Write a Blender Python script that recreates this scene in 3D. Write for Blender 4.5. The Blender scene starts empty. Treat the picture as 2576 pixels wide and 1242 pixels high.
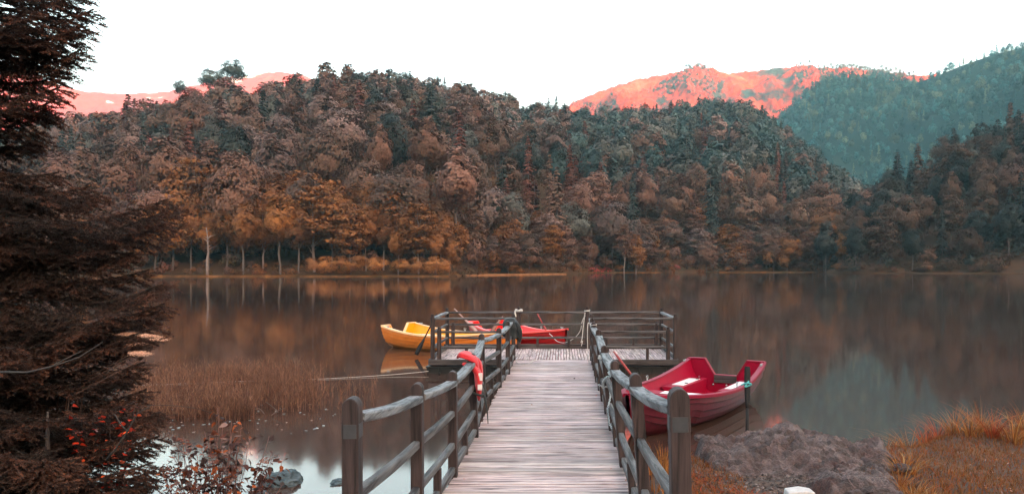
import bpy, math, random
import numpy as np
from mathutils import Vector, Matrix, noise
RNG = np.random.default_rng(11); random.seed(11)
SC = bpy.context.scene; COL = SC.collection
rad = math.radians
# ---------------------------------------------------------------- camera, sky, sun, exposure
F, CX, HY, EH = 2000.0, 1410.0, 667.0, 2.3        # focal length / principal column / horizon row in a 2576 px wide picture, eye height
cam = bpy.data.cameras.new("camera"); camo = bpy.data.objects.new("camera", cam); COL.objects.link(camo)
cam.sensor_width = 36.0; cam.lens = 36.0 * F / 2576.0
cam.shift_x = (1288.0 - CX) / 2576.0; cam.shift_y = (HY - 621.0) / 2576.0
cam.clip_start = 0.1; cam.clip_end = 30000
camo.location = (0, 0, EH); camo.rotation_euler = (rad(90), 0, 0)
SC.camera = camo
HAZE_D = 0.00012
SUN_EL = rad(10.0); SUN_AZ = rad(148.0)
w = bpy.data.worlds.new("World"); SC.world = w; w.use_nodes = True
nt = w.node_tree; bg = nt.nodes['Background']
sky = nt.nodes.new('ShaderNodeTexSky'); sky.sky_type = 'NISHITA'; sky.sun_disc = False
sky.sun_elevation = SUN_EL; sky.sun_rotation = SUN_AZ; sky.dust_density = 6.0; sky.air_density = 1.0; sky.ozone_density = 0.3
mx = nt.nodes.new('ShaderNodeMix'); mx.data_type = 'RGBA'; mx.blend_type = 'MULTIPLY'; mx.inputs[0].default_value = 1.0; mx.inputs[7].default_value = (1.0, .89, .85, 1)
nt.links.new(sky.outputs[0], mx.inputs[6]); nt.links.new(mx.outputs[2], bg.inputs[0]); bg.inputs[1].default_value = 0.15
sl = bpy.data.lights.new("sun", 'SUN'); so = bpy.data.objects.new("sun", sl); COL.objects.link(so)
sl.energy = 3.0; sl.angle = rad(0.5); sl.color = (1.0, 0.50, 0.32)
sdir = Vector((math.sin(SUN_AZ) * math.cos(SUN_EL), math.cos(SUN_AZ) * math.cos(SUN_EL), math.sin(SUN_EL)))
so.rotation_euler = (-sdir).to_track_quat('-Z', 'Y').to_euler(); so.location = (0, -20, 60)
SC.view_settings.view_transform = 'Standard'; SC.view_settings.look = 'None'; SC.view_settings.exposure = 3.38
SC.cycles.use_denoising = True
SC.cycles.max_bounces = 6; SC.cycles.diffuse_bounces = 2; SC.cycles.volume_bounces = 1; SC.cycles.glossy_bounces = 3

def P(px, py, d): return Vector(((px - CX) / F * d, d, EH - (py - HY) / F * d))
def G_(px, d, z): return Vector(((px - CX) / F * d, d, z))
def onz(px, py, z): return G_(px, (EH - z) * F / (py - HY), z)

# ---------------------------------------------------------------- materials
def newmat(name):
    m = bpy.data.materials.new(name); m.use_nodes = True
    t = m.node_tree; b = t.nodes['Principled BSDF']; return m, t, b
def N(t, typ, **kw):
    n = t.nodes.new(typ)
    for k, v in kw.items():
        if k in n.inputs: n.inputs[k].default_value = v
        else: setattr(n, k, v)
    return n
def ramp(t, fac, stops):
    r = t.nodes.new('ShaderNodeValToRGB'); e = r.color_ramp.elements
    while len(e) < len(stops): e.new(0.5)
    for i, (p, c) in enumerate(stops): e[i].position = p; e[i].color = (*c, 1)
    t.links.new(fac, r.inputs[0]); return r.outputs[0]
def coords(t, scale=(1, 1, 1), kind='Object'):
    tc = N(t, 'ShaderNodeTexCoord'); mp = N(t, 'ShaderNodeMapping'); mp.inputs['Scale'].default_value = scale
    t.links.new(tc.outputs[kind], mp.inputs[0]); return mp.outputs[0]
def tex(t, vec, scale, detail=4, rough=0.6, dist=0.0):
    n = N(t, 'ShaderNodeTexNoise', Scale=scale, Detail=detail, Roughness=rough, Distortion=dist); t.links.new(vec, n.inputs['Vector']); return n.outputs[0]
def mul(t, a, b, mode='MULTIPLY', fac=1.0):
    m = N(t, 'ShaderNodeMix', data_type='RGBA', blend_type=mode); m.inputs[0].default_value = fac
    for x, k in ((a, 6), (b, 7)):
        if isinstance(x, tuple): m.inputs[k].default_value = (*x, 1)
        else: t.links.new(x, m.inputs[k])
    return m.outputs[2]
def bump(t, b, h, strength, dist=0.01):
    n = N(t, 'ShaderNodeBump', Strength=strength, Distance=dist); t.links.new(h, n.inputs['Height']); t.links.new(n.outputs[0], b.inputs['Normal'])

def m_plain(name, c, rough=0.6, var=0.15, scale=20, metal=0.0, spec=0.4):
    m, t, b = newmat(name); v = coords(t)
    n = tex(t, v, scale)
    t.links.new(ramp(t, n, [(0.25, tuple(x * (1 - var) for x in c)), (0.75, tuple(min(1, x * (1 + var)) for x in c))]), b.inputs['Base Color'])
    b.inputs['Roughness'].default_value = rough; b.inputs['Metallic'].default_value = metal; b.inputs['Specular IOR Level'].default_value = spec
    bump(t, b, n, 0.15, 0.005); return m
def m_wood(name, dark, light, axis=2, rough=0.65, tint=False, wear=None):
    m, t, b = newmat(name)
    s = [28.0, 28.0, 28.0]; s[axis] = 1.6
    v = coords(t, tuple(s)); n = tex(t, v, 1.0, 6, 0.65, 0.6); n2 = tex(t, coords(t, (1, 1, 1)), 2.3, 4)
    col = ramp(t, n, [(0.36, tuple(x * .45 for x in dark)), (0.42, dark), (0.5, tuple((a + c) / 2 for a, c in zip(dark, light))), (0.64, light)])
    col = mul(t, col, ramp(t, n2, [(0.3, (0.72, 0.72, 0.74)), (0.7, (1.1, 1.05, 1.05))]))
    if tint:
        a = N(t, 'ShaderNodeAttribute', attribute_name='tint'); col = mul(t, col, a.outputs['Color'])
    if wear:                                   # pale worn lane trodden along the middle of the boards
        tc = N(t, 'ShaderNodeTexCoord'); sp = N(t, 'ShaderNodeSeparateXYZ'); t.links.new(tc.outputs['Object'], sp.inputs[0])
        d = N(t, 'ShaderNodeMath', operation='SUBTRACT'); t.links.new(sp.outputs[0], d.inputs[0]); d.inputs[1].default_value = wear[0]
        nn = tex(t, coords(t, (1, .6, 1)), 3.0, 3); 
        aa = N(t, 'ShaderNodeMath', operation='ABSOLUTE'); t.links.new(d.outputs[0], aa.inputs[0])
        ad = N(t, 'ShaderNodeMath', operation='MULTIPLY_ADD'); t.links.new(nn, ad.inputs[0]); ad.inputs[1].default_value = 0.10; t.links.new(aa.outputs[0], ad.inputs[2])
        f = ramp(t, ad.outputs[0], [(wear[1] * .7 + .04, (1, 1, 1)), (wear[1] + .06, (0, 0, 0))])
        mm = N(t, 'ShaderNodeMix', data_type='RGBA'); sc = N(t, 'ShaderNodeMath', operation='MULTIPLY'); t.links.new(f, sc.inputs[0]); sc.inputs[1].default_value = .10
        t.links.new(sc.outputs[0], mm.inputs[0]); t.links.new(col, mm.inputs[6]); mm.inputs[7].default_value = (*wear[2], 1); col = mm.outputs[2]
    t.links.new(col, b.inputs['Base Color']); b.inputs['Roughness'].default_value = rough; b.inputs['Specular IOR Level'].default_value = 0.35
    bump(t, b, n, 0.8, 0.008); return m
def m_leaf(name, attr='col', obj=False, rough=0.75, mult=1.0, spec=0.15, trans=0.0):
    m, t, b = newmat(name)
    a = N(t, 'ShaderNodeAttribute', attribute_name=attr); col = a.outputs['Color']
    if obj:
        oi = N(t, 'ShaderNodeObjectInfo'); col = mul(t, col, oi.outputs['Color'])
    t.links.new(col, b.inputs['Base Color']); b.inputs['Roughness'].default_value = rough; b.inputs['Specular IOR Level'].default_value = spec
    if trans:
        tr = N(t, 'ShaderNodeBsdfTranslucent'); t.links.new(col, tr.inputs[0]); mx = N(t, 'ShaderNodeMixShader'); mx.inputs[0].default_value = trans
        t.links.new(b.outputs[0], mx.inputs[1]); t.links.new(tr.outputs[0], mx.inputs[2]); t.links.new(mx.outputs[0], t.nodes['Material Output'].inputs[0])
    return m
M = {}
M['deck'] = m_wood('weathered deck wood', (.25, .185, .18), (.70, .570, .555), 0, tint=True, wear=(-.16, .10, (.60, .50, .48)))
M['deck2'] = m_wood('weathered platform wood', (.30, .22, .21), (.66, .53, .51), 1, tint=True)
M['post'] = m_wood('dark post wood', (.020, .013, .013), (.066, .043, .041), 2)
M['railtop'] = m_wood('greyed handrail wood', (.045, .045, .05), (.27, .28, .29), 1)
M['railx'] = m_wood('greyed cross rail wood', (.03, .025, .025), (.14, .125, .125), 0)
M['rail'] = m_wood('rail wood', (.03, .027, .028), (.15, .145, .145), 1)
M['beam'] = m_wood('dark beam wood', (.03, .024, .024), (.09, .075, .075), 0)
M['black'] = m_plain('black float plastic', (.012, .013, .014), .5, .3)
M['band'] = m_plain('dark rubber band', (.045, .045, .05), .55, .2)
M['steel'] = m_plain('zinc steel', (.45, .47, .48), .35, .2, 30, .9)
M['rope'] = m_plain('pale rope', (.50, .46, .44), .9, .3, 60)
M['bark'] = m_plain('bark', (.12, .088, .08), .9, .4, 1.2)
M['barkpale'] = m_plain('pale bark', (.22, .155, .14), .9, .25, 1.5)
M['barkdark'] = m_plain('dark bark', (.045, .033, .03), .9, .4, 9)
M['crown'] = m_leaf('tree foliage', obj=True)
M['wood_far'] = m_leaf('distant forest foliage')

def m_boat(name, c, stain, low):
    m, t, b = newmat(name); n = tex(t, coords(t, (1, 1, 2.5)), 3.2, 6, .7); n2 = tex(t, coords(t), 9, 5)
    col = ramp(t, n, [(.35, tuple(x * .86 for x in c)), (.55, c), (.74, stain)])
    tc = N(t, 'ShaderNodeTexCoord'); sp = N(t, 'ShaderNodeSeparateXYZ'); t.links.new(tc.outputs['Object'], sp.inputs[0])
    ma = N(t, 'ShaderNodeMath', operation='MULTIPLY_ADD'); t.links.new(n2, ma.inputs[0]); ma.inputs[1].default_value = .25; t.links.new(sp.outputs[2], ma.inputs[2])
    f = ramp(t, ma.outputs[0], [(.09, (1, 1, 1)), (.30, (0, 0, 0))])        # grime line near the water
    mm = N(t, 'ShaderNodeMix', data_type='RGBA'); t.links.new(f, mm.inputs[0]); t.links.new(col, mm.inputs[6]); mm.inputs[7].default_value = (*low, 1)
    t.links.new(mm.outputs[2], b.inputs['Base Color']); b.inputs['Roughness'].default_value = .38; b.inputs['Specular IOR Level'].default_value = .45
    bump(t, b, n2, .08, .004); return m

# ---------------------------------------------------------------- mesh helpers
def link(o, parent=None):
    COL.objects.link(o)
    if parent is not None: o.parent = parent
    return o
def tag(o, label=None, cat=None, group=None, kind=None):
    if label: o['label'] = label
    if cat: o['category'] = cat
    if group: o['group'] = group
    if kind: o['kind'] = kind
    return o
def empty(name, loc=(0, 0, 0), rz=0.0, **kw):
    o = bpy.data.objects.new(name, None); o.empty_display_size = .2; COL.objects.link(o); o.location = loc; o.rotation_euler = (0, 0, rz)
    return tag(o, **kw)
def np_mesh(name, V, Fa, mats, smooth=False, col=None, midx=None):
    me = bpy.data.meshes.new(name); V = np.asarray(V, np.float32); Fa = np.asarray(Fa, np.int32); n, k = Fa.shape
    me.vertices.add(len(V)); me.vertices.foreach_set('co', V.ravel())
    me.loops.add(n * k); me.loops.foreach_set('vertex_index', Fa.ravel())
    me.polygons.add(n); me.polygons.foreach_set('loop_start', np.arange(n, dtype=np.int32) * k); me.polygons.foreach_set('loop_total', np.full(n, k, np.int32))
    for m in (mats if isinstance(mats, (list, tuple)) else [mats]): me.materials.append(m)
    if midx is not None: me.polygons.foreach_set('material_index', np.asarray(midx, np.int32))
    me.polygons.foreach_set('use_smooth', np.full(n, smooth))
    if col is not None:
        a = me.attributes.new('col', 'FLOAT_COLOR', 'FACE'); c = np.ones((n, 4), np.float32); c[:, :3] = col; a.data.foreach_set('color', c.ravel())
    me.update(calc_edges=True); return me
class MB:
    def __init__(s): s.v = []; s.f = []; s.t = []
    def add(s, vs, fs, tint=1.0):
        o = len(s.v); s.v += [tuple(v) for v in vs]; s.f += [tuple(i + o for i in f) for f in fs]; s.t += [tint] * len(fs); return s
    def box(s, a, b, tint=1.0):
        (x0, y0, z0), (x1, y1, z1) = a, b
        return s.add([(x0, y0, z0), (x1, y0, z0), (x1, y1, z0), (x0, y1, z0), (x0, y0, z1), (x1, y0, z1), (x1, y1, z1), (x0, y1, z1)],
                     [(0, 3, 2, 1), (4, 5, 6, 7), (0, 1, 5, 4), (1, 2, 6, 5), (2, 3, 7, 6), (3, 0, 4, 7)], tint)
    def bar(s, a, b, w, h, side=None): return s.sweep([a, b], w, h, side)
    def sweep(s, pts, w, h, side=None, jit=0.0):
        pts = [Vector(p) for p in pts]; n = len(pts); vs = []
        for i, p in enumerate(pts):
            d = (pts[min(i + 1, n - 1)] - pts[max(i - 1, 0)]).normalized()
            sd = Vector(side) if side else d.cross(Vector((0, 0, 1)))
            if sd.length < 1e-4: sd = Vector((1, 0, 0))
            sd = (sd - d * sd.dot(d)).normalized(); up = sd.cross(d).normalized()
            ww = w * (1 + random.uniform(-jit, jit)); hh = h * (1 + random.uniform(-jit, jit))
            c = min(w, h) * .16
            for (a, b_) in ((-ww / 2, -hh / 2 + c), (-ww / 2 + c, -hh / 2), (ww / 2 - c, -hh / 2), (ww / 2, -hh / 2 + c), (ww / 2, hh / 2 - c), (ww / 2 - c, hh / 2), (-ww / 2 + c, hh / 2), (-ww / 2, hh / 2 - c)):
                vs.append(p + sd * a + up * b_)
        k = 8; fs = [tuple(range(k))[::-1], tuple((n - 1) * k + j for j in range(k))]
        for i in range(n - 1):
            for j in range(k): fs.append((i * k + j, i * k + (j + 1) % k, (i + 1) * k + (j + 1) % k, (i + 1) * k + j))
        return s.add(vs, fs)
    def tube(s, pts, r, k=8, caps=True, flat=None):
        pts = [Vector(p) for p in pts]; n = len(pts); rs = r if isinstance(r, (list, tuple)) else [r] * n; vs = []
        u = None
        for i, p in enumerate(pts):
            d = (pts[min(i + 1, n - 1)] - pts[max(i - 1, 0)]).normalized()
            if u is None: u = d.orthogonal().normalized()
            u = (u - d * u.dot(d)); u = u.normalized() if u.length > 1e-5 else d.orthogonal().normalized()
            v = d.cross(u)
            for j in range(k):
                a = 2 * math.pi * j / k; vs.append(p + (u * math.cos(a) + v * math.sin(a)) * rs[i])
        fs = [(i * k + j, i * k + (j + 1) % k, (i + 1) * k + (j + 1) % k, (i + 1) * k + j) for i in range(n - 1) for j in range(k)]
        if caps: fs += [tuple(range(k))[::-1], tuple((n - 1) * k + j for j in range(k))]
        return s.add(vs, fs)
    def build(s, name, mat, parent=None, smooth=False, off=None, tint=False):
        off = Vector(off) if off is not None else (parent.location.copy() if parent is not None and parent.get('worldbuilt') else Vector((0, 0, 0)))
        me = bpy.data.meshes.new(name); me.from_pydata([(v[0] - off.x, v[1] - off.y, v[2] - off.z) for v in s.v], [], s.f)
        me.materials.append(mat)
        if smooth: me.polygons.foreach_set('use_smooth', [True] * len(me.polygons))
        if tint:
            a = me.attributes.new('tint', 'FLOAT_COLOR', 'FACE'); c = np.ones((len(s.f), 4), np.float32); c[:, :3] = np.array(s.t, np.float32).reshape(len(s.f), -1); a.data.foreach_set('color', c.ravel())
        me.update(); o = bpy.data.objects.new(name, me); link(o, parent)
        return o

# ---------------------------------------------------------------- terrain
def fbm(x, y, z=0.0, o=4, s=1.0): return noise.fractal(Vector((x * s, y * s, z)), 1.0, 2.0, o)
def grid_faces(nu, nv):
    i = np.arange(nu - 1)[:, None] * nv + np.arange(nv - 1)[None, :]
    return np.stack([i, i + nv, i + nv + 1, i + 1], -1).reshape(-1, 4)
def smoothstep(a, b, x): t = np.clip((x - a) / (b - a), 0, 1); return t * t * (3 - 2 * t)
class Hill:
    """A hillside given by its shore line, its crest line and their distances; t runs 0 (foot) .. 1 (crest)."""
    def __init__(s, foot, crest, treeh, power=0.9, amp=6.0, nscale=.008, seed=0, footz=-.3):
        s.foot = np.array(foot, float); s.crest = np.array(crest, float); s.th = treeh; s.p = power; s.amp = amp; s.ns = nscale; s.seed = seed; s.fz = footz; s.ridge = 0
    def at(s, px, t):
        db = np.interp(px, s.foot[:, 0], s.foot[:, 1]); yr = np.interp(px, s.crest[:, 0], s.crest[:, 1]); dr = np.interp(px, s.crest[:, 0], s.crest[:, 2])
        zb = np.interp(px, s.foot[:, 0], s.foot[:, 2]) if s.foot.shape[1] > 2 else s.fz
        zr = EH - (yr - HY) / F * dr - s.th * .8
        tt = min(t, 1.0); d = db + (dr - db) * t; ft = 1 - math.exp(-(tt / .03) ** 1.5) if s.fz < 0 and s.foot.shape[1] < 3 else 1.0; z = zb + (zr - zb) * tt ** s.p * ft + .35 * min(1, tt / .004)
        x = (px - CX) / F * d
        if t > 1: z -= (t - 1) * abs(dr - db) * 1.1 + 0
        z += s.amp * fbm(x, d, s.seed, 4, s.ns) * math.sin(math.pi * min(1, t)) ** .7 * ft
        if s.ridge: z += s.ridge * (noise.ridged_multi_fractal(Vector((x * .006, d * .003, s.seed)), .9, 2.2, 6, .9, 2) - 1.0) * min(1, max(0, (1.02 - t) * 3)) + s.ridge * .12 * noise.fractal(Vector((x * .03, d * .03, 0)), .6, 2, 4)
        return x, d, z
    def build(s, name, mat, x0, x1, nu, nv, extra=.35):
        V = [s.at(px, t) for px in np.linspace(x0, x1, nu) for t in np.linspace(0, 1 + extra, nv)]
        o = bpy.data.objects.new(name, np_mesh(name, V, grid_faces(nu, nv)[:, ::-1], mat, True)); link(o); return tag(o, kind='structure')

def m_ground(name, stops, scale, scale2=None, bumpd=.3, snow=None):
    m, t, b = newmat(name); v = coords(t); n = tex(t, v, scale, 8, .65, .4)
    col = ramp(t, n, stops)
    if snow:
        n2 = tex(t, coords(t, (1, 1, 3)), snow[0], 4, .55); f = ramp(t, n2, [(snow[1], (0, 0, 0)), (snow[1] + .03, (1, 1, 1))])
        mm = N(t, 'ShaderNodeMix', data_type='RGBA'); t.links.new(f, mm.inputs[0]); t.links.new(col, mm.inputs[6]); mm.inputs[7].default_value = (.85, .8, .8, 1); col = mm.outputs[2]
    t.links.new(col, b.inputs['Base Color']); b.inputs['Roughness'].default_value = .95; b.inputs['Specular IOR Level'].default_value = .1
    bump(t, b, n, .6, bumpd); return m
M['floor'] = m_ground('leafy slope', [(.3, (.03, .02, .015)), (.5, (.07, .035, .018)), (.7, (.12, .052, .020))], .06)
M['floorb'] = m_ground('dark slope', [(.3, (.03, .022, .018)), (.7, (.10, .05, .028))], .06)
M['teal'] = m_ground('haze tinted slope', [(.35, (.004, .014, .016)), (.55, (.008, .024, .026)), (.7, (.04, .05, .035))], .006)  # teal of the valley haze put into the slope colour
M['redglow'] = m_ground('alpenglow tinted red slope', [(.40, (.03, .045, .045)), (.455, (.14, .035, .03)), (.50, (.40, .028, .010)), (.57, (.46, .045, .012)), (.65, (.48, .10, .06))], .009, bumpd=30)  # low sun's red glow and shaded creases put into the colour, with vegetation tones
M['pinkglow'] = m_ground('alpenglow tinted pink slope', [(.40, (.20, .020, .016)), (.5, (.34, .026, .018)), (.6, (.40, .05, .035))], .003, bumpd=10, snow=(.006, .66))  # pink sun glow and darker gullies put into the colour; pale patches are snow
hillA = Hill([(-400, 160), (430, 164), (1150, 166), (1230, 190), (1420, 205), (1500, 240), (2140, 262), (2300, 300)],
             [(-400, 372, 420), (0, 372, 420), (100, 345, 420), (280, 325, 420), (330, 308, 430), (430, 282, 430), (500, 256, 430), (560, 232, 430), (650, 236, 440), (700, 230, 440), (760, 204, 440), (900, 190, 450), (1000, 192, 460),
              (1120, 222, 500), (1200, 244, 540), (1280, 262, 580), (1360, 280, 630), (1440, 287, 680), (1560, 288, 760), (1660, 284, 830), (1720, 270, 860), (1800, 266, 880), (1900, 284, 900), (1960, 322, 880),
              (2050, 392, 800), (2130, 460, 700), (2190, 515, 600), (2300, 620, 420)], 17, .86, 9, .010, 3.1)
hillB = Hill([(2040, 250), (2150, 232), (2300, 226), (2576, 216), (3000, 200)],
             [(2040, 650, 262), (2110, 570, 285), (2160, 520, 300), (2210, 478, 315), (2260, 445, 325), (2300, 440, 330), (2350, 405, 345), (2400, 368, 355), (2460, 350, 370), (2510, 325, 380), (2576, 305, 395), (3000, 110, 440)], 15, .8, 5, .012, 8.2)
hillC = Hill([(1700, 900, 10), (2000, 950, 30), (2180, 900, 20), (2900, 700, 20)],
             [(1700, 420, 1500), (1900, 340, 1600), (1960, 285, 1630), (2020, 232, 1650), (2090, 182, 1650), (2180, 182, 1600), (2260, 190, 1550), (2310, 192, 1520), (2350, 178, 1500), (2420, 150, 1480), (2500, 122, 1450), (2576, 104, 1430), (3000, 0, 1350)], 14, .95, 60, .0042, 5.5)
hillD = Hill([(1200, 1700, 200), (2400, 1700, 200)],
             [(1200, 400, 2300), (1380, 300, 2300), (1440, 262, 2300), (1500, 232, 2300), (1560, 208, 2320), (1640, 189, 2320), (1700, 184, 2350), (1760, 175, 2350), (1830, 186, 2350), (1900, 178, 2300), (2020, 166, 2250), (2120, 172, 2200), (2260, 184, 2150), (2500, 200, 2100)], 0, .9, 70, .0035, 1.7)
hillE = Hill([(-700, 2100, 300), (1200, 2300, 300)],
             [(-700, 60, 3000), (-200, 120, 3000), (0, 172, 3000), (60, 182, 3000), (110, 198, 3000), (160, 216, 3000), (220, 232, 3000), (320, 237, 3050), (420, 230, 3100), (480, 215, 3100), (560, 196, 3150), (640, 184, 3150), (700, 181, 3150), (760, 190, 3150), (850, 220, 3150), (1000, 260, 3100), (1200, 330, 3100)], 0, 1.0, 90, .0022, 9.9)
hillD.ridge = 62; hillE.ridge = 40
hillA.build('hillside', M['floor'], -400, 2300, 260, 70)
hillB.build('hillside', M['floorb'], 2040, 3000, 90, 40)
hillC.build('hill', M['teal'], 1700, 3000, 130, 70)
hillD.build('mountain', M['redglow'], 1200, 2500, 420, 170, .2)
hillE.build('mountain', M['pinkglow'], -700, 1200, 300, 130, .2)
# the range behind the viewer that keeps the evening sun off the valley
def ridge_behind():
    u = Vector((-sdir.y, sdir.x, 0)).normalized(); c = Vector((sdir.x, sdir.y, 0)).normalized()
    V = []; nu, nv = 60, 16
    for i in range(nu):
        a = -5200 + 10400 * i / (nu - 1)
        for j in range(nv):
            t = j / (nv - 1); dd = 1500 + 2000 * t
            z = 1150 * math.sin(math.pi * t) ** 1.2 * (1 + .05 * fbm(a, 0, 4, 3, .001)) + 25 * fbm(a, dd, 2, 4, .003) - 5
            p = c * dd + u * a; V.append((p.x, p.y, z))
    o = bpy.data.objects.new('mountain', np_mesh('mountain', V, grid_faces(nu, nv), M['teal'], True)); link(o); tag(o, kind='structure')
ridge_behind()
me = np_mesh('lake_bed', [(-5500, -5500, -1.4), (5500, -5500, -1.4), (5500, 4500, -1.4), (-5500, 4500, -1.4)], [(0, 1, 2, 3)], M['floorb']); tag(link(bpy.data.objects.new('ground', me)), kind='structure')
# lake
m, t, b = newmat('lake water')
b.inputs['Base Color'].default_value = (.055, .030, .023, 1); b.inputs['IOR'].default_value = 1.48; b.inputs['Roughness'].default_value = .055; b.inputs['Specular IOR Level'].default_value = .5
n = tex(t, coords(t, (1.0, .45, 1)), 1.6, 3, .5); n2 = tex(t, coords(t, (.12, .03, 1)), 1.0, 3)
mm_ = N(t, 'ShaderNodeMath', operation='MULTIPLY'); t.links.new(n, mm_.inputs[0]); t.links.new(n2, mm_.inputs[1]); bump(t, b, mm_.outputs[0], .10, .02)
M['water'] = m
me = np_mesh('lake', [(-420, 4.6, 0), (420, 4.6, 0), (420, 320, 0), (-420, 320, 0)], [(0, 1, 2, 3)], m); tag(link(bpy.data.objects.new('water', me)), kind='structure')

# near bank: one height field
SH = [(-40, 5.2), (-6, 5.6), (-2, 5.4), (-1, 5.3), (.4, 5.6), (.9, 8.2), (1.4, 8.9), (2.6, 9.2), (3.4, 9.25), (4.0, 9.45), (4.6, 9.8), (5.6, 10.2), (6.6, 10.7), (8, 11.6), (12, 12.6), (40, 16)]
def bank_z(x, y):
    ys = np.interp(x, [a for a, _ in SH], [b_ for _, b_ in SH]); ys += .18 * noise.noise(Vector((x * 1.1, 3, 1)))
    k = smoothstep(-.55, .30, ys - y)
    rise = .05 * max(0.0, min(1.0, (x - 4.0) / 3.0))
    return -.5 + (.72 + rise) * float(k) + .05 * noise.noise(Vector((x * 1.3, y * 1.3, 0))) * float(k) + .012 * noise.noise(Vector((x * 7, y * 7, 0)))
xs = np.concatenate([np.linspace(-40, -8, 20), np.linspace(-7.6, 12, 240), np.linspace(12.5, 60, 24)]); ys_ = np.concatenate([np.linspace(-40, 1, 16), np.linspace(1.3, 14, 150), np.linspace(14.5, 20, 8)])
V = [(x, y, bank_z(x, y)) for x in xs for y in ys_]
m, t, b = newmat('bank soil and turf'); v = coords(t); n = tex(t, v, 3.0, 8, .7, .3); n3 = tex(t, v, 40, 4)
col = ramp(t, n, [(.3, (.025, .018, .017)), (.47, (.06, .035, .028)), (.6, (.13, .055, .024)), (.75, (.10, .07, .06))]); t.links.new(mul(t, col, ramp(t, n3, [(.3, (.5, .5, .5)), (.7, (1.3, 1.3, 1.3))])), b.inputs['Base Color'])
b.inputs['Roughness'].default_value = .9; bump(t, b, n3, .8, .02); M['bank'] = m
o = bpy.data.objects.new('bank', np_mesh('bank', V, grid_faces(len(xs), len(ys_)), m, True)); link(o); tag(o, kind='structure')
# ---------------------------------------------------------------- trees: templates of height 1, made of many leaf sized faces
def unit(a): return a / np.maximum(np.linalg.norm(a, axis=1, keepdims=True), 1e-6)
def leafquads(C, Nn, S, asp=.62):
    n = len(C); r = RNG.normal(size=(n, 3)); Nn = unit(Nn); u = unit(np.cross(Nn, r)); v = np.cross(Nn, u); S = S[:, None]
    V = np.stack([C - u * S, C - v * S * asp, C + u * S, C + v * S * asp], 1); return V.reshape(-1, 3), np.arange(4 * n).reshape(n, 4)
def crown_dome(n, K=46, rx=.30, z0=.30, z1=.98, flat=1.0, seed=0, lay=0.0):
    """clumps over a domed crown; returns leaf centres, normals, sizes, tints, clump centres"""
    g = np.random.default_rng(seed); C, Nn, S, T, CC = [], [], [], [], []
    zc = (z0 + z1) / 2; rz = (z1 - z0) / 2; rxy = rx * g.uniform(.85, 1.15, 2)
    for k in range(K):
        d = g.normal(size=3); d /= np.linalg.norm(d); d[2] = d[2] * .9 + .12
        q = g.uniform(.54, .82) if g.random() < .8 else g.uniform(.1, .5)
        c = np.array([d[0] * rxy[0] * q, d[1] * rxy[1] * q, zc + d[2] * rz * q]); h = (c[2] - z0) / (z1 - z0)
        c[:2] *= 1.12 - .42 * max(0, h) ** 2
        r = g.uniform(.065, .125) * (rx / .3); CC.append(c); m_ = int(n / K * (r / (.093 * rx / .3)) ** 2)
        out = np.array([c[0], c[1], (c[2] - zc) * 1.1 + .02]); out /= np.linalg.norm(out) + 1e-6
        dd = unit(g.normal(size=(m_, 3)) + out * .7 + np.array([0, 0, .45])); rr = np.array([r, r, r * flat]) * g.uniform(.55, 1.12, (m_, 1))
        C.append(c + dd * rr); Nn.append(dd * .65 + out * .95 + g.normal(size=(m_, 3)) * .24); S.append(g.uniform(.008, .019, m_)); T.append(np.full(m_, g.uniform(.84, 1.16)) * g.uniform(.82, 1.18, m_))
    return [np.concatenate(a) for a in (C, Nn, S, T)] + [np.array(CC)]
def crown_layer(n, seed=0, rx=.24, z0=.2, tip=.5, lev=13):
    """flat plates of foliage stacked up a leader"""
    g = np.random.default_rng(seed); C, Nn, S, T, CC = [], [], [], [], []
    for l in range(lev):
        h = (l + g.uniform(0, .7)) / lev; z = z0 + (.98 - z0) * h; R = rx * (min(1, (h + .25) * 1.8)) * (1 - h ** 2.2) ** tip + .015
        nb = max(3, int(7 * R / rx) + 1)
        for b_ in range(nb):
            a = g.uniform(0, 6.283); q = R * g.uniform(.35, .95); c = np.array([math.cos(a) * q, math.sin(a) * q, z - q * g.uniform(-.05, .25)])
            r = R * g.uniform(.34, .58) + .018; m_ = max(4, int(n / (lev * 6.2) * (r / .10) ** 1.6)); CC.append(c)
            dd = unit(g.normal(size=(m_, 3)) + np.array([0, 0, .5])); C.append(c + dd * np.array([r, r, r * .50]) * g.uniform(.4, 1.1, (m_, 1)) + np.array([0, 0, 0]))
            Nn.append(dd * np.array([.6, .6, 1.2]) + g.normal(size=(m_, 3)) * .25); S.append(g.uniform(.011, .024, m_)); T.append(np.full(m_, g.uniform(.78, 1.22)) * g.uniform(.88, 1.12, m_))
    return [np.concatenate(a) for a in (C, Nn, S, T)] + [np.array(CC)]
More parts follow.
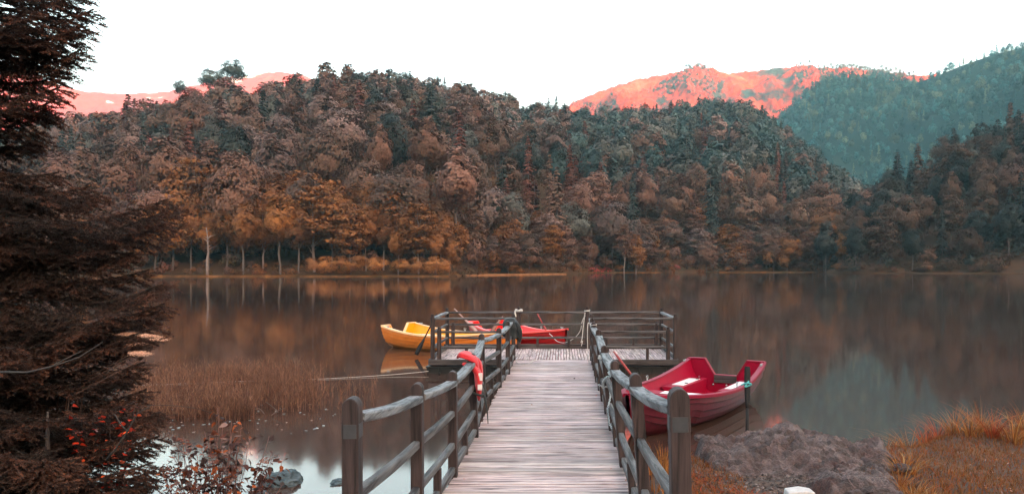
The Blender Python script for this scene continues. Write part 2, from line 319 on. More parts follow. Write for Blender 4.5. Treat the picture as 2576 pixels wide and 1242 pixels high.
def crown_spruce(n, seed=0, R0=.15, z0=.07):
    g = np.random.default_rng(seed); C, Nn, S, T = [], [], [], []; lev = 26
    for l in range(lev):
        h = (l + g.uniform(0, .5)) / lev; z = z0 + (1 - z0) * h; R = R0 * (1 - h) ** .8 * g.uniform(.8, 1.12) + .014; nb = int(6 + 6 * (1 - h))
        for b_ in range(nb):
            a = g.uniform(0, 6.283); m_ = max(3, int(n / (lev * 8.5))); rr = g.uniform(.15, 1, m_) * R * g.uniform(.75, 1.15)
            wv = g.normal(size=m_) * R * .14; x = math.cos(a) * rr - math.sin(a) * wv; y = math.sin(a) * rr + math.cos(a) * wv
            C.append(np.stack([x, y, z - rr * .38 - rr ** 2 * .5 + g.normal(size=m_) * .003], 1))
            Nn.append(np.stack([np.full(m_, math.cos(a) * .7), np.full(m_, math.sin(a) * .7), np.full(m_, 1.0)], 1) + g.normal(size=(m_, 3)) * .35)
            S.append(g.uniform(.009, .019, m_)); T.append(np.full(m_, g.uniform(.8, 1.2)) * g.uniform(.85, 1.15, m_))
    return [np.concatenate(a) for a in (C, Nn, S, T)] + [None]
def trunk_mb(CC, h=.86, r=.011, nl=12, seed=0, lean=.02, base=-.06):
    g = random.Random(seed); mb = MB(); pts = [(g.uniform(-lean, lean) * (i > 1), g.uniform(-lean, lean) * (i > 1), base + (h - base) * i / 6) for i in range(7)]
    mb.tube(pts, [r * (1.25 - i / 6) + .001 for i in range(7)], 6)
    if CC is not None:
        for k in range(min(nl, len(CC))):
            c = Vector(CC[g.randrange(len(CC))]); z = max(base + .2, c.z - .10 - .5 * math.hypot(c.x, c.y)); z = min(z, h * .95)
            i = min(5, int((z - base) / (h - base) * 6)); p0 = Vector(pts[i]).lerp(Vector(pts[i + 1]), (z - base) / (h - base) * 6 - i)
            mid = p0.lerp(c, .5) + Vector((0, 0, .015)); mb.tube([p0, mid, c], [r * .4, r * .28, r * .1], 4, False)
    return mb
TPL = []      # (kind, crown mesh, trunk mesh, leaf data)
def template(kind, data, trunk):
    C, Nn, S, T, CC = data; V, Fa = leafquads(C, Nn, S); me = np_mesh('crown', V, Fa, M['crown'], False, T[:, None] * np.ones(3))
    tm = None
    if trunk is not None:
        o = trunk.build('trunk', M['bark']); tm = o.data; bpy.data.objects.remove(o)
    TPL.append((kind, me, tm, (C, Nn, S, T)))
for s in range(5):
    d = crown_dome(6500, 56 + 5 * s, [.27, .30, .235, .28, .32][s], [.14, .18, .10, .22, .16][s], .98, [1.0, .85, 1.1, .95, .8][s], 100 + s); template('dome', d, trunk_mb(d[4], .8, .011, 14, s))
for s in range(5):
    d = crown_layer(5600, 200 + s, [.23, .27, .20, .25, .3][s], [.30, .18, .34, .14, .24][s], [.5, .6, .5, .7, .45][s], [13, 12, 15, 14, 11][s]); template('layer', d, trunk_mb(d[4], .93, .010, 14, 20 + s))
for s in range(5):
    d = crown_dome(6000, 66, [.195, .22, .18, .21, .235][s], [.26, .20, .32, .14, .24][s], .98, [1.15, .95, 1.2, 1.0, .9][s], 500 + s); template('tall', d, trunk_mb(d[4], .9, .010, 14, 60 + s))
for s in range(4):
    d = crown_spruce(3600, 300 + s, [.185, .155, .215, .17][s]); template('spruce', d, trunk_mb(None, .97, .009, 0, 40 + s, .003))
for s in range(2):
    d = crown_dome(3600, 44, .42, .05, .95, .8, 400 + s); template('bush', d, None)
BY = {k: [t_ for t_ in TPL if t_[0] == k] for k in ('dome', 'layer', 'tall', 'spruce', 'bush')}
PAL = {'blue green': [(.050, .078, .078), (.064, .090, .086), (.042, .064, .066)], 'orange': [(.235, .088, .028), (.195, .074, .026), (.165, .064, .026)], 'russet': [(.145, .070, .048), (.125, .060, .042), (.155, .075, .055)],  # 'blue green' puts valley haze and skylight into the leaf colour
       'dusky': [(.19, .115, .100), (.16, .095, .082), (.145, .092, .082)], 'grey green': [(.095, .088, .078), (.11, .10, .088), (.082, .080, .074)],
       'dark green': [(.045, .050, .047), (.052, .056, .052), (.040, .044, .042)], 'brown': [(.115, .062, .044), (.13, .070, .050), (.10, .058, .044)], 'red brown': [(.14, .048, .034), (.125, .044, .034)]}
def jcol(name):
    c = random.choice(PAL[name]); k = random.uniform(.70, 1.28); return tuple(x * k for x in c) + (1,)
NTREE = [0]
def plant(kind, pos, h, colname, label, group, cat='tree', name=None, ti=None, wide=1.0, pale=False):
    tp = random.choice(BY[kind]) if ti is None else BY[kind][ti]; nm = name or {'dome': 'broadleaf_tree', 'layer': 'broadleaf_tree', 'tall': 'broadleaf_tree', 'spruce': 'conifer_tree', 'bush': 'bush'}[kind]
    c = jcol(colname); rz = random.uniform(0, 6.28); sc = (h * wide, h * wide, h)
    if kind == 'bush':
        o = bpy.data.objects.new(nm, tp[1]); link(o); o.color = c; o.location = pos; o.rotation_euler = (0, 0, rz); o.scale = sc; tag(o, label, cat, group); o.color = tuple(q * 1.5 for q in c[:3]) + (1,) if 'golden' in label else c; return o
    r = empty(nm, pos, rz, label=label, cat=cat, group=group); r.scale = sc
    a = bpy.data.objects.new('crown', tp[1]); link(a, r); a.color = c
    tm = tp[2]
    if pale:
        if not tm.get('pale'):
            q = tm.copy(); q.materials[0] = M['barkpale']; tm['pale'] = q.name
        tm = bpy.data.meshes[tm['pale']]
    b_ = bpy.data.objects.new('trunk', tm); link(b_, r)
    NTREE[0] += 1; return r
# ---- scatter positions over a hill with a spacing
def scatter(hill, x0, x1, n, spacing, t0=.02, t1=1.0, seed=1, keep=None, expo=.8):
    g = np.random.default_rng(seed); out = []; cell = {}
    for _ in range(n):
        px = g.uniform(x0, x1); t_ = t0 + (t1 - t0) * g.random() ** expo; x, y, z = hill.at(px, t_)
        if keep is not None and not keep(px, t_, x, y, z): continue
        k = (int(x // spacing), int(y // spacing)); bad = False
        for i in (-1, 0, 1):
            for j in (-1, 0, 1):
                for q in cell.get((k[0] + i, k[1] + j), ()):
                    if (q[0] - x) ** 2 + (q[1] - y) ** 2 < spacing ** 2: bad = True; break
                if bad: break
            if bad: break
        if bad: continue
        cell.setdefault(k, []).append((x, y)); out.append((px, t_, x, y, z))
    return out
STUFF = []    # trees that go into the one massed forest: (kind, pos, h, colour, n leaves)
def flush_stuff(name, label, items):
    Vs, Fs, Cs = [], [], []; off = 0
    for kind, pos, h, c, n_, wd in items:
        C, Nn, S, T = random.choice(BY[kind])[3]; idx = RNG.choice(len(C), min(n_, len(C)), replace=False); k = math.sqrt(len(C) / len(idx)) ** .85
        a = RNG.uniform(0, 6.283); R_ = np.array([[math.cos(a), -math.sin(a), 0], [math.sin(a), math.cos(a), 0], [0, 0, 1]])
        V, Fa = leafquads(C[idx] @ R_.T * np.array([wd, wd, 1]), Nn[idx] @ R_.T, S[idx] * k); Vs.append(V * h + np.array(pos)); Fs.append(Fa + off); off += len(V)
        Cs.append(T[idx][:, None] * np.array(c)[None, :3])
    o = bpy.data.objects.new(name, np_mesh(name, np.concatenate(Vs), np.concatenate(Fs), M['wood_far'], False, np.concatenate(Cs))); link(o); tag(o, label, 'forest', kind='stuff'); return o
def pick(ws):
    r = random.random() * sum(w_ for _, w_ in ws)
    for k, w_ in ws:
        r -= w_
        if r <= 0: return k
    return ws[-1][0]
REG = [(420, 'above the reeds'), (760, 'behind the orange grove'), (1150, 'above the golden bushes'), (1450, 'above the sandy spit'), (1800, 'beyond the jetty'), (2400, 'near the valley')]
def region(px):
    for a, s in REG:
        if px < a: return s
    return REG[-1][1]
# main hill
A = scatter(hillA, -330, 2200, 40000, 10.6, .035, 1.0, 5, None, 1.1)
cand = []
for px, t_, x, y, z in A:
    teal = min(1, max(0, (px - 1180) / 600)) * min(1, .35 + t_ * 1.1) * (0.2 if t_ < .09 else 1)  # share of haze coloured trees, rising to the right and upslope
    kind = pick([('dome', 5), ('tall', 7), ('layer', .8), ('spruce', (3.4 + (1.8 if 1300 < px else 0)) * (.35 if t_ > .82 else 1))]); u = random.random()
    if kind == 'spruce': cn = pick([('dark green', 3), ('red brown', 2 * (1 - teal)), ('brown', 1 - .8 * teal)])
    elif t_ < .12: cn = pick([('orange', .1 if px < 1150 else 1.0), ('russet', 3), ('brown', 2), ('dusky', 1)])
    else: cn = pick([('dusky', 3 * (1 - .6 * teal)), ('russet', 2 * (1 - teal)), ('grey green', 2 + 4 * teal), ('brown', 2.5 * (1 - .5 * teal)), ('orange', .0), ('dark green', 1.5 + 3 * teal), ('blue green', 11 * max(0, teal - .15))])
    h = random.uniform(18, 26) if kind != 'spruce' else random.uniform(17, 27)
    if t_ > .85: h *= .70
    cand.append((h / y, kind, cn, px, t_, (x, y, z - .8), h))
# special trees on the crest and slopes (column, top row, distance, kind, colour, width, label)
SPEC = [(588, 148, 432, 'dome', 'dark green', 20, 'big round dark tree standing tallest on the crest'), (530, 170, 430, 'dome', 'dark green', 17, 'round dark tree just left of the tallest crest tree'),
        (452, 200, 428, 'dome', 'dark green', 12, 'small lone round tree on the crest left of the big pair'), (1022, 180, 470, 'dome', 'dark green', 17, 'open dark crest tree with sky showing beneath its crown'),
        (940, 190, 462, 'dome', 'dark green', 15, 'dark crest tree left of the gap with sky'), (880, 176, 452, 'dome', 'grey green', 14, 'flat topped crest tree in the middle of the ridge'),
        (1080, 196, 490, 'spruce', 'dark green', 22, 'leftmost of three spires on the ridge'), (1100, 192, 492, 'spruce', 'dark green', 22, 'middle one of three spires on the ridge'), (1118, 194, 498, 'spruce', 'dark green', 23, 'right hand one of three spires on the ridge'),
        (1380, 246, 650, 'spruce', 'dark green', 24, 'dark spire on the crest left of the red mountain'), (1400, 242, 660, 'spruce', 'dark green', 26, 'taller dark spire on the crest beside the red mountain'), (1190, 216, 530, 'dome', 'grey green', 14, 'round tree alone on the falling crest right of the spires'),
        (322, 235, 400, 'spruce', 'brown', 30, 'broad brown fir on the left end of the crest'), (1344, 452, 240, 'spruce', 'red brown', 26, 'red brown spruce rising from the slope above the spit'), (1318, 385, 330, 'spruce', 'red brown', 28, 'dark red spruce halfway up the slope'),
        (1505, 330, 480, 'spruce', 'dark green', 28, 'tall dark spruce in the middle of the slope'), (1212, 455, 215, 'dome', 'dusky', 25, 'pale drooping tree above the sandy spit, left one of two'), (1278, 455, 218, 'dome', 'grey green', 25, 'pale drooping tree above the sandy spit, right one of two'),
        (1440, 505, 235, 'dome', 'grey green', 19, 'tall grey tree with a forked pale trunk by the water'), (1540, 500, 245, 'dome', 'dusky', 22, 'tall mauve tree leaning over the far shore'), (1160, 355, 330, 'dome', 'dusky', 24, 'tall mauve tree above the grove, right side'), (1245, 335, 360, 'dome', 'dark green', 24, 'large dark round tree in the slope'),
        (1090, 362, 300, 'tall', 'dusky', 26, 'mauve brown tree with a tall pale split trunk')]
for px, py, d, kind, cn, h, lab in SPEC:
    p = P(px, py, d); plant(kind, (p.x, p.y, p.z - h * .98), h, cn, lab, None, pale=(px in (1440, 1090)), ti=1 if px in (588, 530, 452, 1022) else None, wide=1.3 if px in (588, 530, 1022) else 1.1)
cand.sort(reverse=True); cnt = {'b': len([1 for s in SPEC if s[3] != 'spruce']), 'c': len([1 for s in SPEC if s[3] == 'spruce'])}
SH_ADJ = {'dome': 'round crowned', 'tall': 'narrow crowned', 'layer': 'tiered', 'spruce': 'pointed'}
for r_, kind, cn, px, t_, pos, h in cand:
    key = 'c' if kind == 'spruce' else 'b'
    if (key == 'b' and cnt[key] < 150) or (key == 'c' and cnt[key] < 100):
        cnt[key] += 1; lv = 'low' if t_ < .25 else ('middle' if t_ < .6 else 'high')
        plant(kind, pos, h, cn, f'{SH_ADJ[kind]} {cn} tree on the {lv} slope {region(px)}', f'{cn} {SH_ADJ[kind]} trees on the {lv} slope {region(px)}', wide=random.uniform(.85, 1.2))
    else: STUFF.append((kind, pos, h, jcol(cn), int(np.clip(1600 * (300 / pos[1]) ** 1.1, 650, 1800)), random.uniform(.9, 1.25)))
# orange grove along the left shore: (column, top row, foot distance, trunk colour pale?)
tops = [(150, 520), (230, 470), (300, 500), (400, 490), (500, 412), (560, 450), (600, 446), (680, 432), (745, 445), (790, 428), (850, 470), (900, 452), (950, 458), (1010, 490), (1060, 492), (1110, 520), (1150, 575), (1200, 590)]
gx = 130.0; k = 0
while gx < 1165:
    d = [169, 178, 188][k % 3] + random.uniform(-2, 3); ty = np.interp(gx, [a for a, _ in tops], [b_ for _, b_ in tops]) + random.uniform(-6, 16) + (22 if k % 3 == 0 else 0)
    if k % 3 == 0: ty += random.uniform(0, 70)
    h = ((HY - ty) / F * d + EH - .4) * 1.10
    plant(pick([('layer', 3), ('tall', 7)]), G_(gx, d, .2), h, 'orange' if gx > 430 else pick([('orange', 2), ('russet', 2)]),
          ('orange tree in the grove along the left shore, ' + ('front row' if k % 3 == 0 else 'back row')) if gx > 430 else 'russet tree on the shore behind the near spruce', 'orange trees of the grove along the left shore', pale=(k % 3 == 0 and random.random() < .3), ti=(random.choice((0, 2)) if k % 3 == 0 else None), wide=random.uniform(1.0, 1.25))
    gx += random.uniform(10, 18); k += 1
# bushes and saplings along the far shore
for i, (px, py, d, h, wd, cn) in enumerate([(785, 657, 163, 3.3, 1.5, 'orange'), (820, 654, 163.5, 3.5, 1.6, 'orange'), (862, 652, 163, 3.6, 1.6, 'orange'), (905, 652, 164, 3.7, 1.6, 'orange'), (950, 654, 163.5, 3.5, 1.6, 'orange'), (1010, 658, 164, 3.2, 1.5, 'orange'),
        (1050, 655, 164, 3.4, 1.6, 'orange'), (1095, 654, 164, 3.5, 1.6, 'orange'), (1122, 658, 165, 3.0, 1.3, 'orange')]):
    p = P(px, py, d); plant('bush', (p.x, p.y, -.35), h * 1.45, cn, 'golden bush in the dense row at the water edge', 'golden bushes at the water edge of the far shore', 'bush', wide=wd * .8)
for i in range(84):
    px = [random.uniform(380, 780), random.uniform(1150, 1750), random.uniform(1750, 2140), random.uniform(2150, 2576)][i % 4]
    hill = hillA if px < 2100 else hillB
    x, y, z = hill.at(px, random.uniform(.002, .03)); h = random.uniform(1.6, 4.2) if px > 780 else random.uniform(.9, 2.2)
    plant('bush', (x, y, max(z, -.1) - .1), h, pick([('orange', 5 if 1150 < px < 1750 else 2), ('russet', 2), ('brown', 1)]) if px < 2140 else pick([('russet', 1), ('brown', 3)]), ('low bush on the far shore ' + ('before the grove' if px < 780 else 'behind the sandy spit' if px < 1450 else 'below the tall mauve tree' if px < 1750 else 'at the far end of the lake' if px < 2140 else 'under the dark wood')), 'low bushes along the far shore', 'bush', wide=random.uniform(1.1, 1.7))
p = onz(1690, 682, 0); plant('bush', (p.x, 262, -.2), 6.2, 'orange', 'large russet shrub dome on the shore beyond the jetty', None, 'bush', wide=1.7)
# slim pale trees standing at the water beyond the spit, and the belt of small trees at the far end
for px, ty, d, pale in ((1290, 560, 212, 1), (1318, 575, 214, 1), (1392, 560, 212, 1), (1470, 590, 235, 0), (1570, 560, 240, 1), (1600, 585, 242, 0), (1240, 590, 200, 0), (1180, 585, 186, 0)):
    h = (HY - ty) / F * d + EH - .2; plant('layer', G_(px, d, .2), h, pick([('orange', 1), ('russet', 2), ('dusky', 1)]), 'slim tree with a pale trunk at the water beyond the spit', 'slim trees at the water beyond the spit', pale=True, wide=.85)
for i in range(62):
    px = random.uniform(1170, 2130); t_ = random.uniform(.004, .075); x, y, z = hillA.at(px, t_); h = random.uniform(8, 14)
    plant('layer' if i % 3 else 'dome', (x, y, max(z, 0) - .8), h, pick([('orange', 1.2), ('russet', 3), ('brown', 2), ('dusky', 1)]), 'low branched small tree at the foot of the slope ' + region(px), 'small trees at the foot of the slope ' + region(px), wide=random.uniform(1.1, 1.5))
for i in range(26):
    px = 1640 + i * 20 + random.uniform(-6, 6); d = 263 + random.uniform(0, 22); ty = np.interp(px, [1640, 1780, 1850, 1950, 2150], [600, 590, 575, 560, 570]) + random.uniform(-10, 45)
    h = (HY - ty) / F * d + EH - .2; plant('layer' if i % 3 else 'dome', G_(px, d, .2), h, pick([('orange', 1), ('russet', 3), ('brown', 2)]), 'small russet tree in the belt along the far end of the lake', 'russet trees along the far end of the lake', pale=(i % 3 == 0), wide=.95)
# dark wood on the right
B = scatter(hillB, 2050, 2900, 16000, 7.6, .02, 1.0, 9, None, 1.1); B.sort(key=lambda q: q[3] + (0 if q[0] < 2600 else 1000)); nb = 0
for px, t_, x, y, z in B:
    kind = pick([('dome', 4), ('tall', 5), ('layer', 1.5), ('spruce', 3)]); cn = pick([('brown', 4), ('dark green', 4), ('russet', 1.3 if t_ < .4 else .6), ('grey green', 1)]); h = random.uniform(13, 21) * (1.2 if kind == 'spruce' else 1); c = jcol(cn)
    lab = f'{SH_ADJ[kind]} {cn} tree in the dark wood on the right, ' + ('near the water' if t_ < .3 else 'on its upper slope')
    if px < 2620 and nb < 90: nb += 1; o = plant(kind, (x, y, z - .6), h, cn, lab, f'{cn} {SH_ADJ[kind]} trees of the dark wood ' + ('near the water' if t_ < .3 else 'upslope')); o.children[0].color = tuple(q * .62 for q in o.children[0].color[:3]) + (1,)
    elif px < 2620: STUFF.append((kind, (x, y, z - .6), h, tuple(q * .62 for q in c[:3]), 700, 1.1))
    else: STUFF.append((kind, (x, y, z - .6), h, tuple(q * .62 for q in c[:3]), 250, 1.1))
for px, py, d, h in ((2258, 382, 318, 24), (2292, 402, 322, 20), (2400, 322, 350, 24), (2510, 300, 372, 24), (2556, 292, 380, 25), (2205, 455, 305, 16), (2325, 420, 335, 17)):
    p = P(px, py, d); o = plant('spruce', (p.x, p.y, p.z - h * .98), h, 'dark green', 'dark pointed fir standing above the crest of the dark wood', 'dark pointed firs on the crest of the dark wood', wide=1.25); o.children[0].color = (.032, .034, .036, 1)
flush_stuff('forest', 'dense mixed forest covering the upper slope behind the nearer trees', STUFF); STUFF = []
# teal haze put into the hill's tree colours; sparse trees of the red mountain
for px, t_, x, y, z in scatter(hillC, 1880, 2760, 30000, 11.5, .1, 1.0, 3, lambda px, t_, x, y, z: fbm(x, y, 7, 3, .006) < .42 or t_ > .9):
    kind = pick([('dome', 6), ('tall', 3), ('spruce', 2.5)]); c = random.choice([(.014, .060, .070), (.018, .072, .080), (.008, .032, .038), (.028, .078, .080), (.065, .085, .06)]); k = random.uniform(.5, 1.7)
    STUFF.append((kind, (x, y, z - (7 if t_ > .86 else 1)), random.uniform(17, 26), tuple(q * k for q in c), 200, 1.05))
flush_stuff('forest', 'blue green forest covering the steep hill beyond the valley', STUFF); STUFF = []
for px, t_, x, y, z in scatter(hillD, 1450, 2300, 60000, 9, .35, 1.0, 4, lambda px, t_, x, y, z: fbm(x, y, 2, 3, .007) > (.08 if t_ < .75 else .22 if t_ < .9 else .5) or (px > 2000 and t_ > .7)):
    c = random.choice([(.42, .055, .035), (.34, .05, .035), (.46, .09, .06), (.04, .05, .045), (.03, .04, .04)]) if px < 2060 else (.07, .06, .05)  # sun glow put into the leaf colours, duller ones for the shaded right part
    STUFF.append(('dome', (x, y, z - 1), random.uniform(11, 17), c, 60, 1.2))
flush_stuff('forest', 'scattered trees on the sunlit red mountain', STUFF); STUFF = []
# low growth under and between the trees
for hl, x0, x1, sd, cs, n_ in ((hillA, -200, 2200, 21, [(.10, .042, .018), (.075, .036, .020), (.055, .030, .018), (.12, .05, .02)], 15000), (hillB, 2060, 2800, 22, [(.045, .028, .02), (.035, .028, .024)], 4000)):
    for px, t_, x, y, z in scatter(hl, x0, x1, n_, 4.2, .0, .5, sd, None, 2.4):
        STUFF.append(('bush', (x, y, z - .5), random.uniform(1.8, 4.6), tuple(q * random.uniform(.8, 1.2) for q in random.choice(cs)), 130, random.uniform(1.3, 2.2)))
flush_stuff('undergrowth', 'russet undergrowth covering the ground under the hillside trees', STUFF); STUFF = []
for hl, x0, x1, t1, sp, sd in ((hillA, 1130, 2150, .10, 4.3, 71), (hillB, 2090, 2700, .08, 4.6, 72), (hillA, 200, 1150, .06, 4.6, 73)):
    for px, t_, x, y, z in scatter(hl, x0, x1, 14000, sp, .001, t1, sd, None, 1.0):
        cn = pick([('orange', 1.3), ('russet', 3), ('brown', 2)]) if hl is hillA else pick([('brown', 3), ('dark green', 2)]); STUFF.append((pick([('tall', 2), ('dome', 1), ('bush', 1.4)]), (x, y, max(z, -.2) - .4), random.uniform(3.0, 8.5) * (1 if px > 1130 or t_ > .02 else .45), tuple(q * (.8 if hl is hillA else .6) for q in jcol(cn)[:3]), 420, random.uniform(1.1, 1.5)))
flush_stuff('undergrowth', 'young trees and thickets crowding the foot of the far slopes', STUFF); STUFF = []
# bare dead trees
def dead(px, ty, d, base_y, lab, r=.16, nl=7, seed=1, col='barkpale'):
    g = random.Random(seed); b0 = P(px, base_y, d); top = P(px, ty, d); h = top.z - b0.z; mb = MB(); e = empty('dead_tree', b0, label=lab, cat='dead tree')
    pts = [Vector((g.uniform(-.25, .25) * i / 5, g.uniform(-.2, .2), h * i / 6)) for i in range(7)]; pts[0] = Vector((0, 0, -.6)); mb.tube(pts, [r * (1.3 - i / 6) + .02 for i in range(7)], 7); mb.build('trunk', M[col], e, True)
    mb = MB()
    for k in range(nl):
        i = g.randrange(3, 6); a = g.uniform(0, 6.28); L = h * g.uniform(.10, .22); q = pts[i].lerp(pts[i + 1], g.random()); e2 = q + Vector((math.cos(a) * L, math.sin(a) * L * .5, L * g.uniform(.1, .7)))
        mb.tube([q, q.lerp(e2, .5) + Vector((0, 0, .1)), e2], [r * .45, r * .3, r * .1], 5)
    mb.build('branches', M[col], e, True); return e
dead(522, 572, 161, 695, 'pale dead tree with crooked limbs standing at the water left of the grove', .20, 9, 4)
dead(1081, 380, 290, 480, 'tall bare pale trunk with forked limbs above the grove', .34, 12, 9)
for i, (px, ty, by, d, lab) in enumerate([(1683, 400, 466, 480, 'bleached dead spruce stem on the middle slope'), (1706, 495, 530, 470, 'short bleached stem on the bare orange patch'), (912, 240, 285, 440, 'pale bare stem near the crest, left'), (2133, 490, 550, 600, 'thin bleached stem at the foot of the valley'), (2300, 478, 512, 900, 'white bare stem on the blue green hill'), (2470, 270, 310, 1200, 'bare stem high on the blue green hill'), (1762, 340, 400, 600, 'bleached stem in the grey green trees right of centre')]):
    dead(px, ty, d, by, lab, .28 if d < 700 else .6, 5, 30 + i)
# far shore: sand spit, mud lip and the red leaf drifts
def slab(name, pts, z, mat, dz=.5):
    n_ = len(pts); V = [(p[0], p[1], z) for p in pts] + [(p[0], p[1], z - dz) for p in pts]; mb = MB(); mb.add(V, [tuple(range(n_))] + [(i, i + n_, (i + 1) % n_ + n_, (i + 1) % n_) for i in range(n_)]); o = mb.build(name, mat); tag(o, kind='structure'); return o
M['sand'] = m_ground('orange sand', [(.3, (.17, .07, .03)), (.7, (.34, .15, .07))], .5); M['pink'] = m_ground('red leaf litter', [(.35, (.16, .035, .03)), (.55, (.40, .07, .07)), (.68, (.14, .06, .03))], .9); M['tan'] = m_ground('shore grass', [(.35, (.05, .028, .014)), (.55, (.13, .055, .02)), (.68, (.26, .11, .04))], .25)
def strip(name, pl, mat, z=.25):
    near = [G_(a, d0, 0) for a, d0, d1 in pl]; far = [G_(a, d1, 0) for a, d0, d1 in pl][::-1]; return slab(name, near + far, z, mat)
strip('sand', [(1120, 166, 176), (1180, 176, 196), (1260, 182, 215), (1340, 190, 222), (1400, 198, 222), (1425, 206, 220)], M['sand'])
strip('shore', [(330, 158.5, 170), (430, 160, 172), (600, 160.5, 172), (760, 161, 170), (1130, 162, 176)], M['tan'], .28)
strip('shore', [(1420, 222, 250), (1500, 236, 256), (1700, 250, 275), (2140, 256, 290)], M['tan'], .22)
strip('shore', [(2140, 236, 260), (2300, 222, 240), (2576, 212, 230)], M['floorb'], .22)
for px, py, d, wx, h in ((1330, 668, 232, 11, 2.2), (1450, 665, 238, 7, 2.8), (1512, 665, 246, 4, 2.2), (1630, 673, 254, 4.0, 1.3), (1697, 668, 257, 4.5, 1.8)):
    g0 = P(px, py, d); n_ = int(260 * wx); u = RNG.uniform(-1, 1, (n_, 2)); u = u[(u ** 2).sum(1) < 1]; k = np.sqrt(1 - (u ** 2).sum(1)); ph = .8 + .35 * np.sin(u[:, 0] * 7 + px) * np.cos(u[:, 0] * 3)
    C = np.stack([g0.x + u[:, 0] * wx, d + u[:, 1] * 4, .05 + g0.z * k * ph], 1); V, Fa = leafquads(C, np.stack([u[:, 0] * .4, u[:, 1] - .2, k + .3], 1) + RNG.normal(size=(len(u), 3)) * .3, RNG.uniform(.12, .3, len(u)))
    o = bpy.data.objects.new('leaf_litter', np_mesh('leaf_litter', V, Fa, M['wood_far'], False, np.array([(.36, .05, .05), (.26, .04, .035), (.14, .05, .03)])[RNG.integers(0, 3, len(u))])); link(o); tag(o, 'drift of red fallen leaves on the far shore', 'leaf litter', kind='stuff')

# ---------------------------------------------------------------- wooden walkway on posts
def deck_z(y): return EH - (695 - HY) / F * y - 3534.0 / F          # the walkway falls slightly towards the float
XL, XR, YJ = -.97, .63, 16.84
walk = empty('wooden_walkway', (-.17, 6.0, deck_z(6.0)), label='long plank walkway with curved handrails leading out over the lake', cat='jetty'); walk['worldbuilt'] = 1
def rr(a, s=.04): return a + random.uniform(-s, s)
mb = MB(); y = 1.2
while y < YJ - .03:
    pw = random.uniform(.058, .082); gap = random.choice([.006, .009, .012, .018]); z = deck_z(y); y1 = min(y + pw, YJ - .012); k = random.uniform(.66, 1.14) ** 1.2; tn = (k * rr(1, .04), k * rr(.98, .03), k * rr(.98, .04))
    xa, xb = XL + random.uniform(-.02, .03), XR + random.uniform(-.03, .02); n_ = 5; vs = []
    zt = random.uniform(-.003, .003); sk = random.uniform(-.006, .006)
    for i in range(n_):
        x = xa + (xb - xa) * i / (n_ - 1); wz = zt + .0035 * noise.noise(Vector((x * 2, y * 9, 1))); ys2 = sk * (i / 2 - 1) + .003 * noise.noise(Vector((x * 3, y * 5, 2)))
        vs += [(x, y + ys2, z + wz - .032), (x, y + ys2, z + wz - .002), (x, y + ys2 + .004, z + wz), (x, y1 + ys2 - .004, z + wz), (x, y1 + ys2, z + wz - .003), (x, y1 + ys2, z + wz - .032)]
    fs = [tuple(range(6))[::-1], tuple((n_ - 1) * 6 + j for j in range(6))] + [(i * 6 + j, i * 6 + (j + 1) % 6, (i + 1) * 6 + (j + 1) % 6, (i + 1) * 6 + j) for i in range(n_ - 1) for j in range(6)]
    mb.add(vs, [f[::-1] for f in fs], tn); y = y1 + gap
mb.build('deck_planks', M['deck'], walk, tint=True)
for x in (XL + .12, -.17, XR - .12):
    MB().sweep([(x, yy, deck_z(yy) - .10) for yy in (1.2, 6, 11, YJ - .05)], .09, .13).build('joist', M['beam'], walk)
def round_post(base, top, w_=.078, dep=.09):
    base, top = Vector(base), Vector(top); mb = MB(); n_ = 9; pr = [(-w_ / 2, 0), (w_ / 2, 0)]; ax = top - base; L = ax.length; ax.normalize(); sx = Vector((1, 0, 0)); sx = (sx - ax * sx.dot(ax)).normalized()
    hz = L - w_ / 2 * 1.15
    for i in range(n_ + 1):
        a = math.pi * i / n_; pr.append((math.cos(a) * w_ / 2, hz + math.sin(a) * w_ / 2 * 1.15))
    k = len(pr); c = .004
    for yy, ins in ((-dep / 2, c), (-dep / 2 + c, 0), (dep / 2 - c, 0), (dep / 2, c)):
        mb.v += [tuple(base + sx * (p[0] * (1 - 2 * ins / w_)) + ax * (p[1] - (ins if p[1] > 0 else 0)) + Vector((0, yy, 0))) for p in pr]
    mb.f = [tuple(range(k)), tuple(3 * k + j for j in range(k))[::-1]] + [(r_ * k + j, (r_ + 1) * k + j, (r_ + 1) * k + (j + 1) % k, r_ * k + (j + 1) % k) for r_ in range(3) for j in range(k)]; mb.t = [1] * len(mb.f)
    return mb
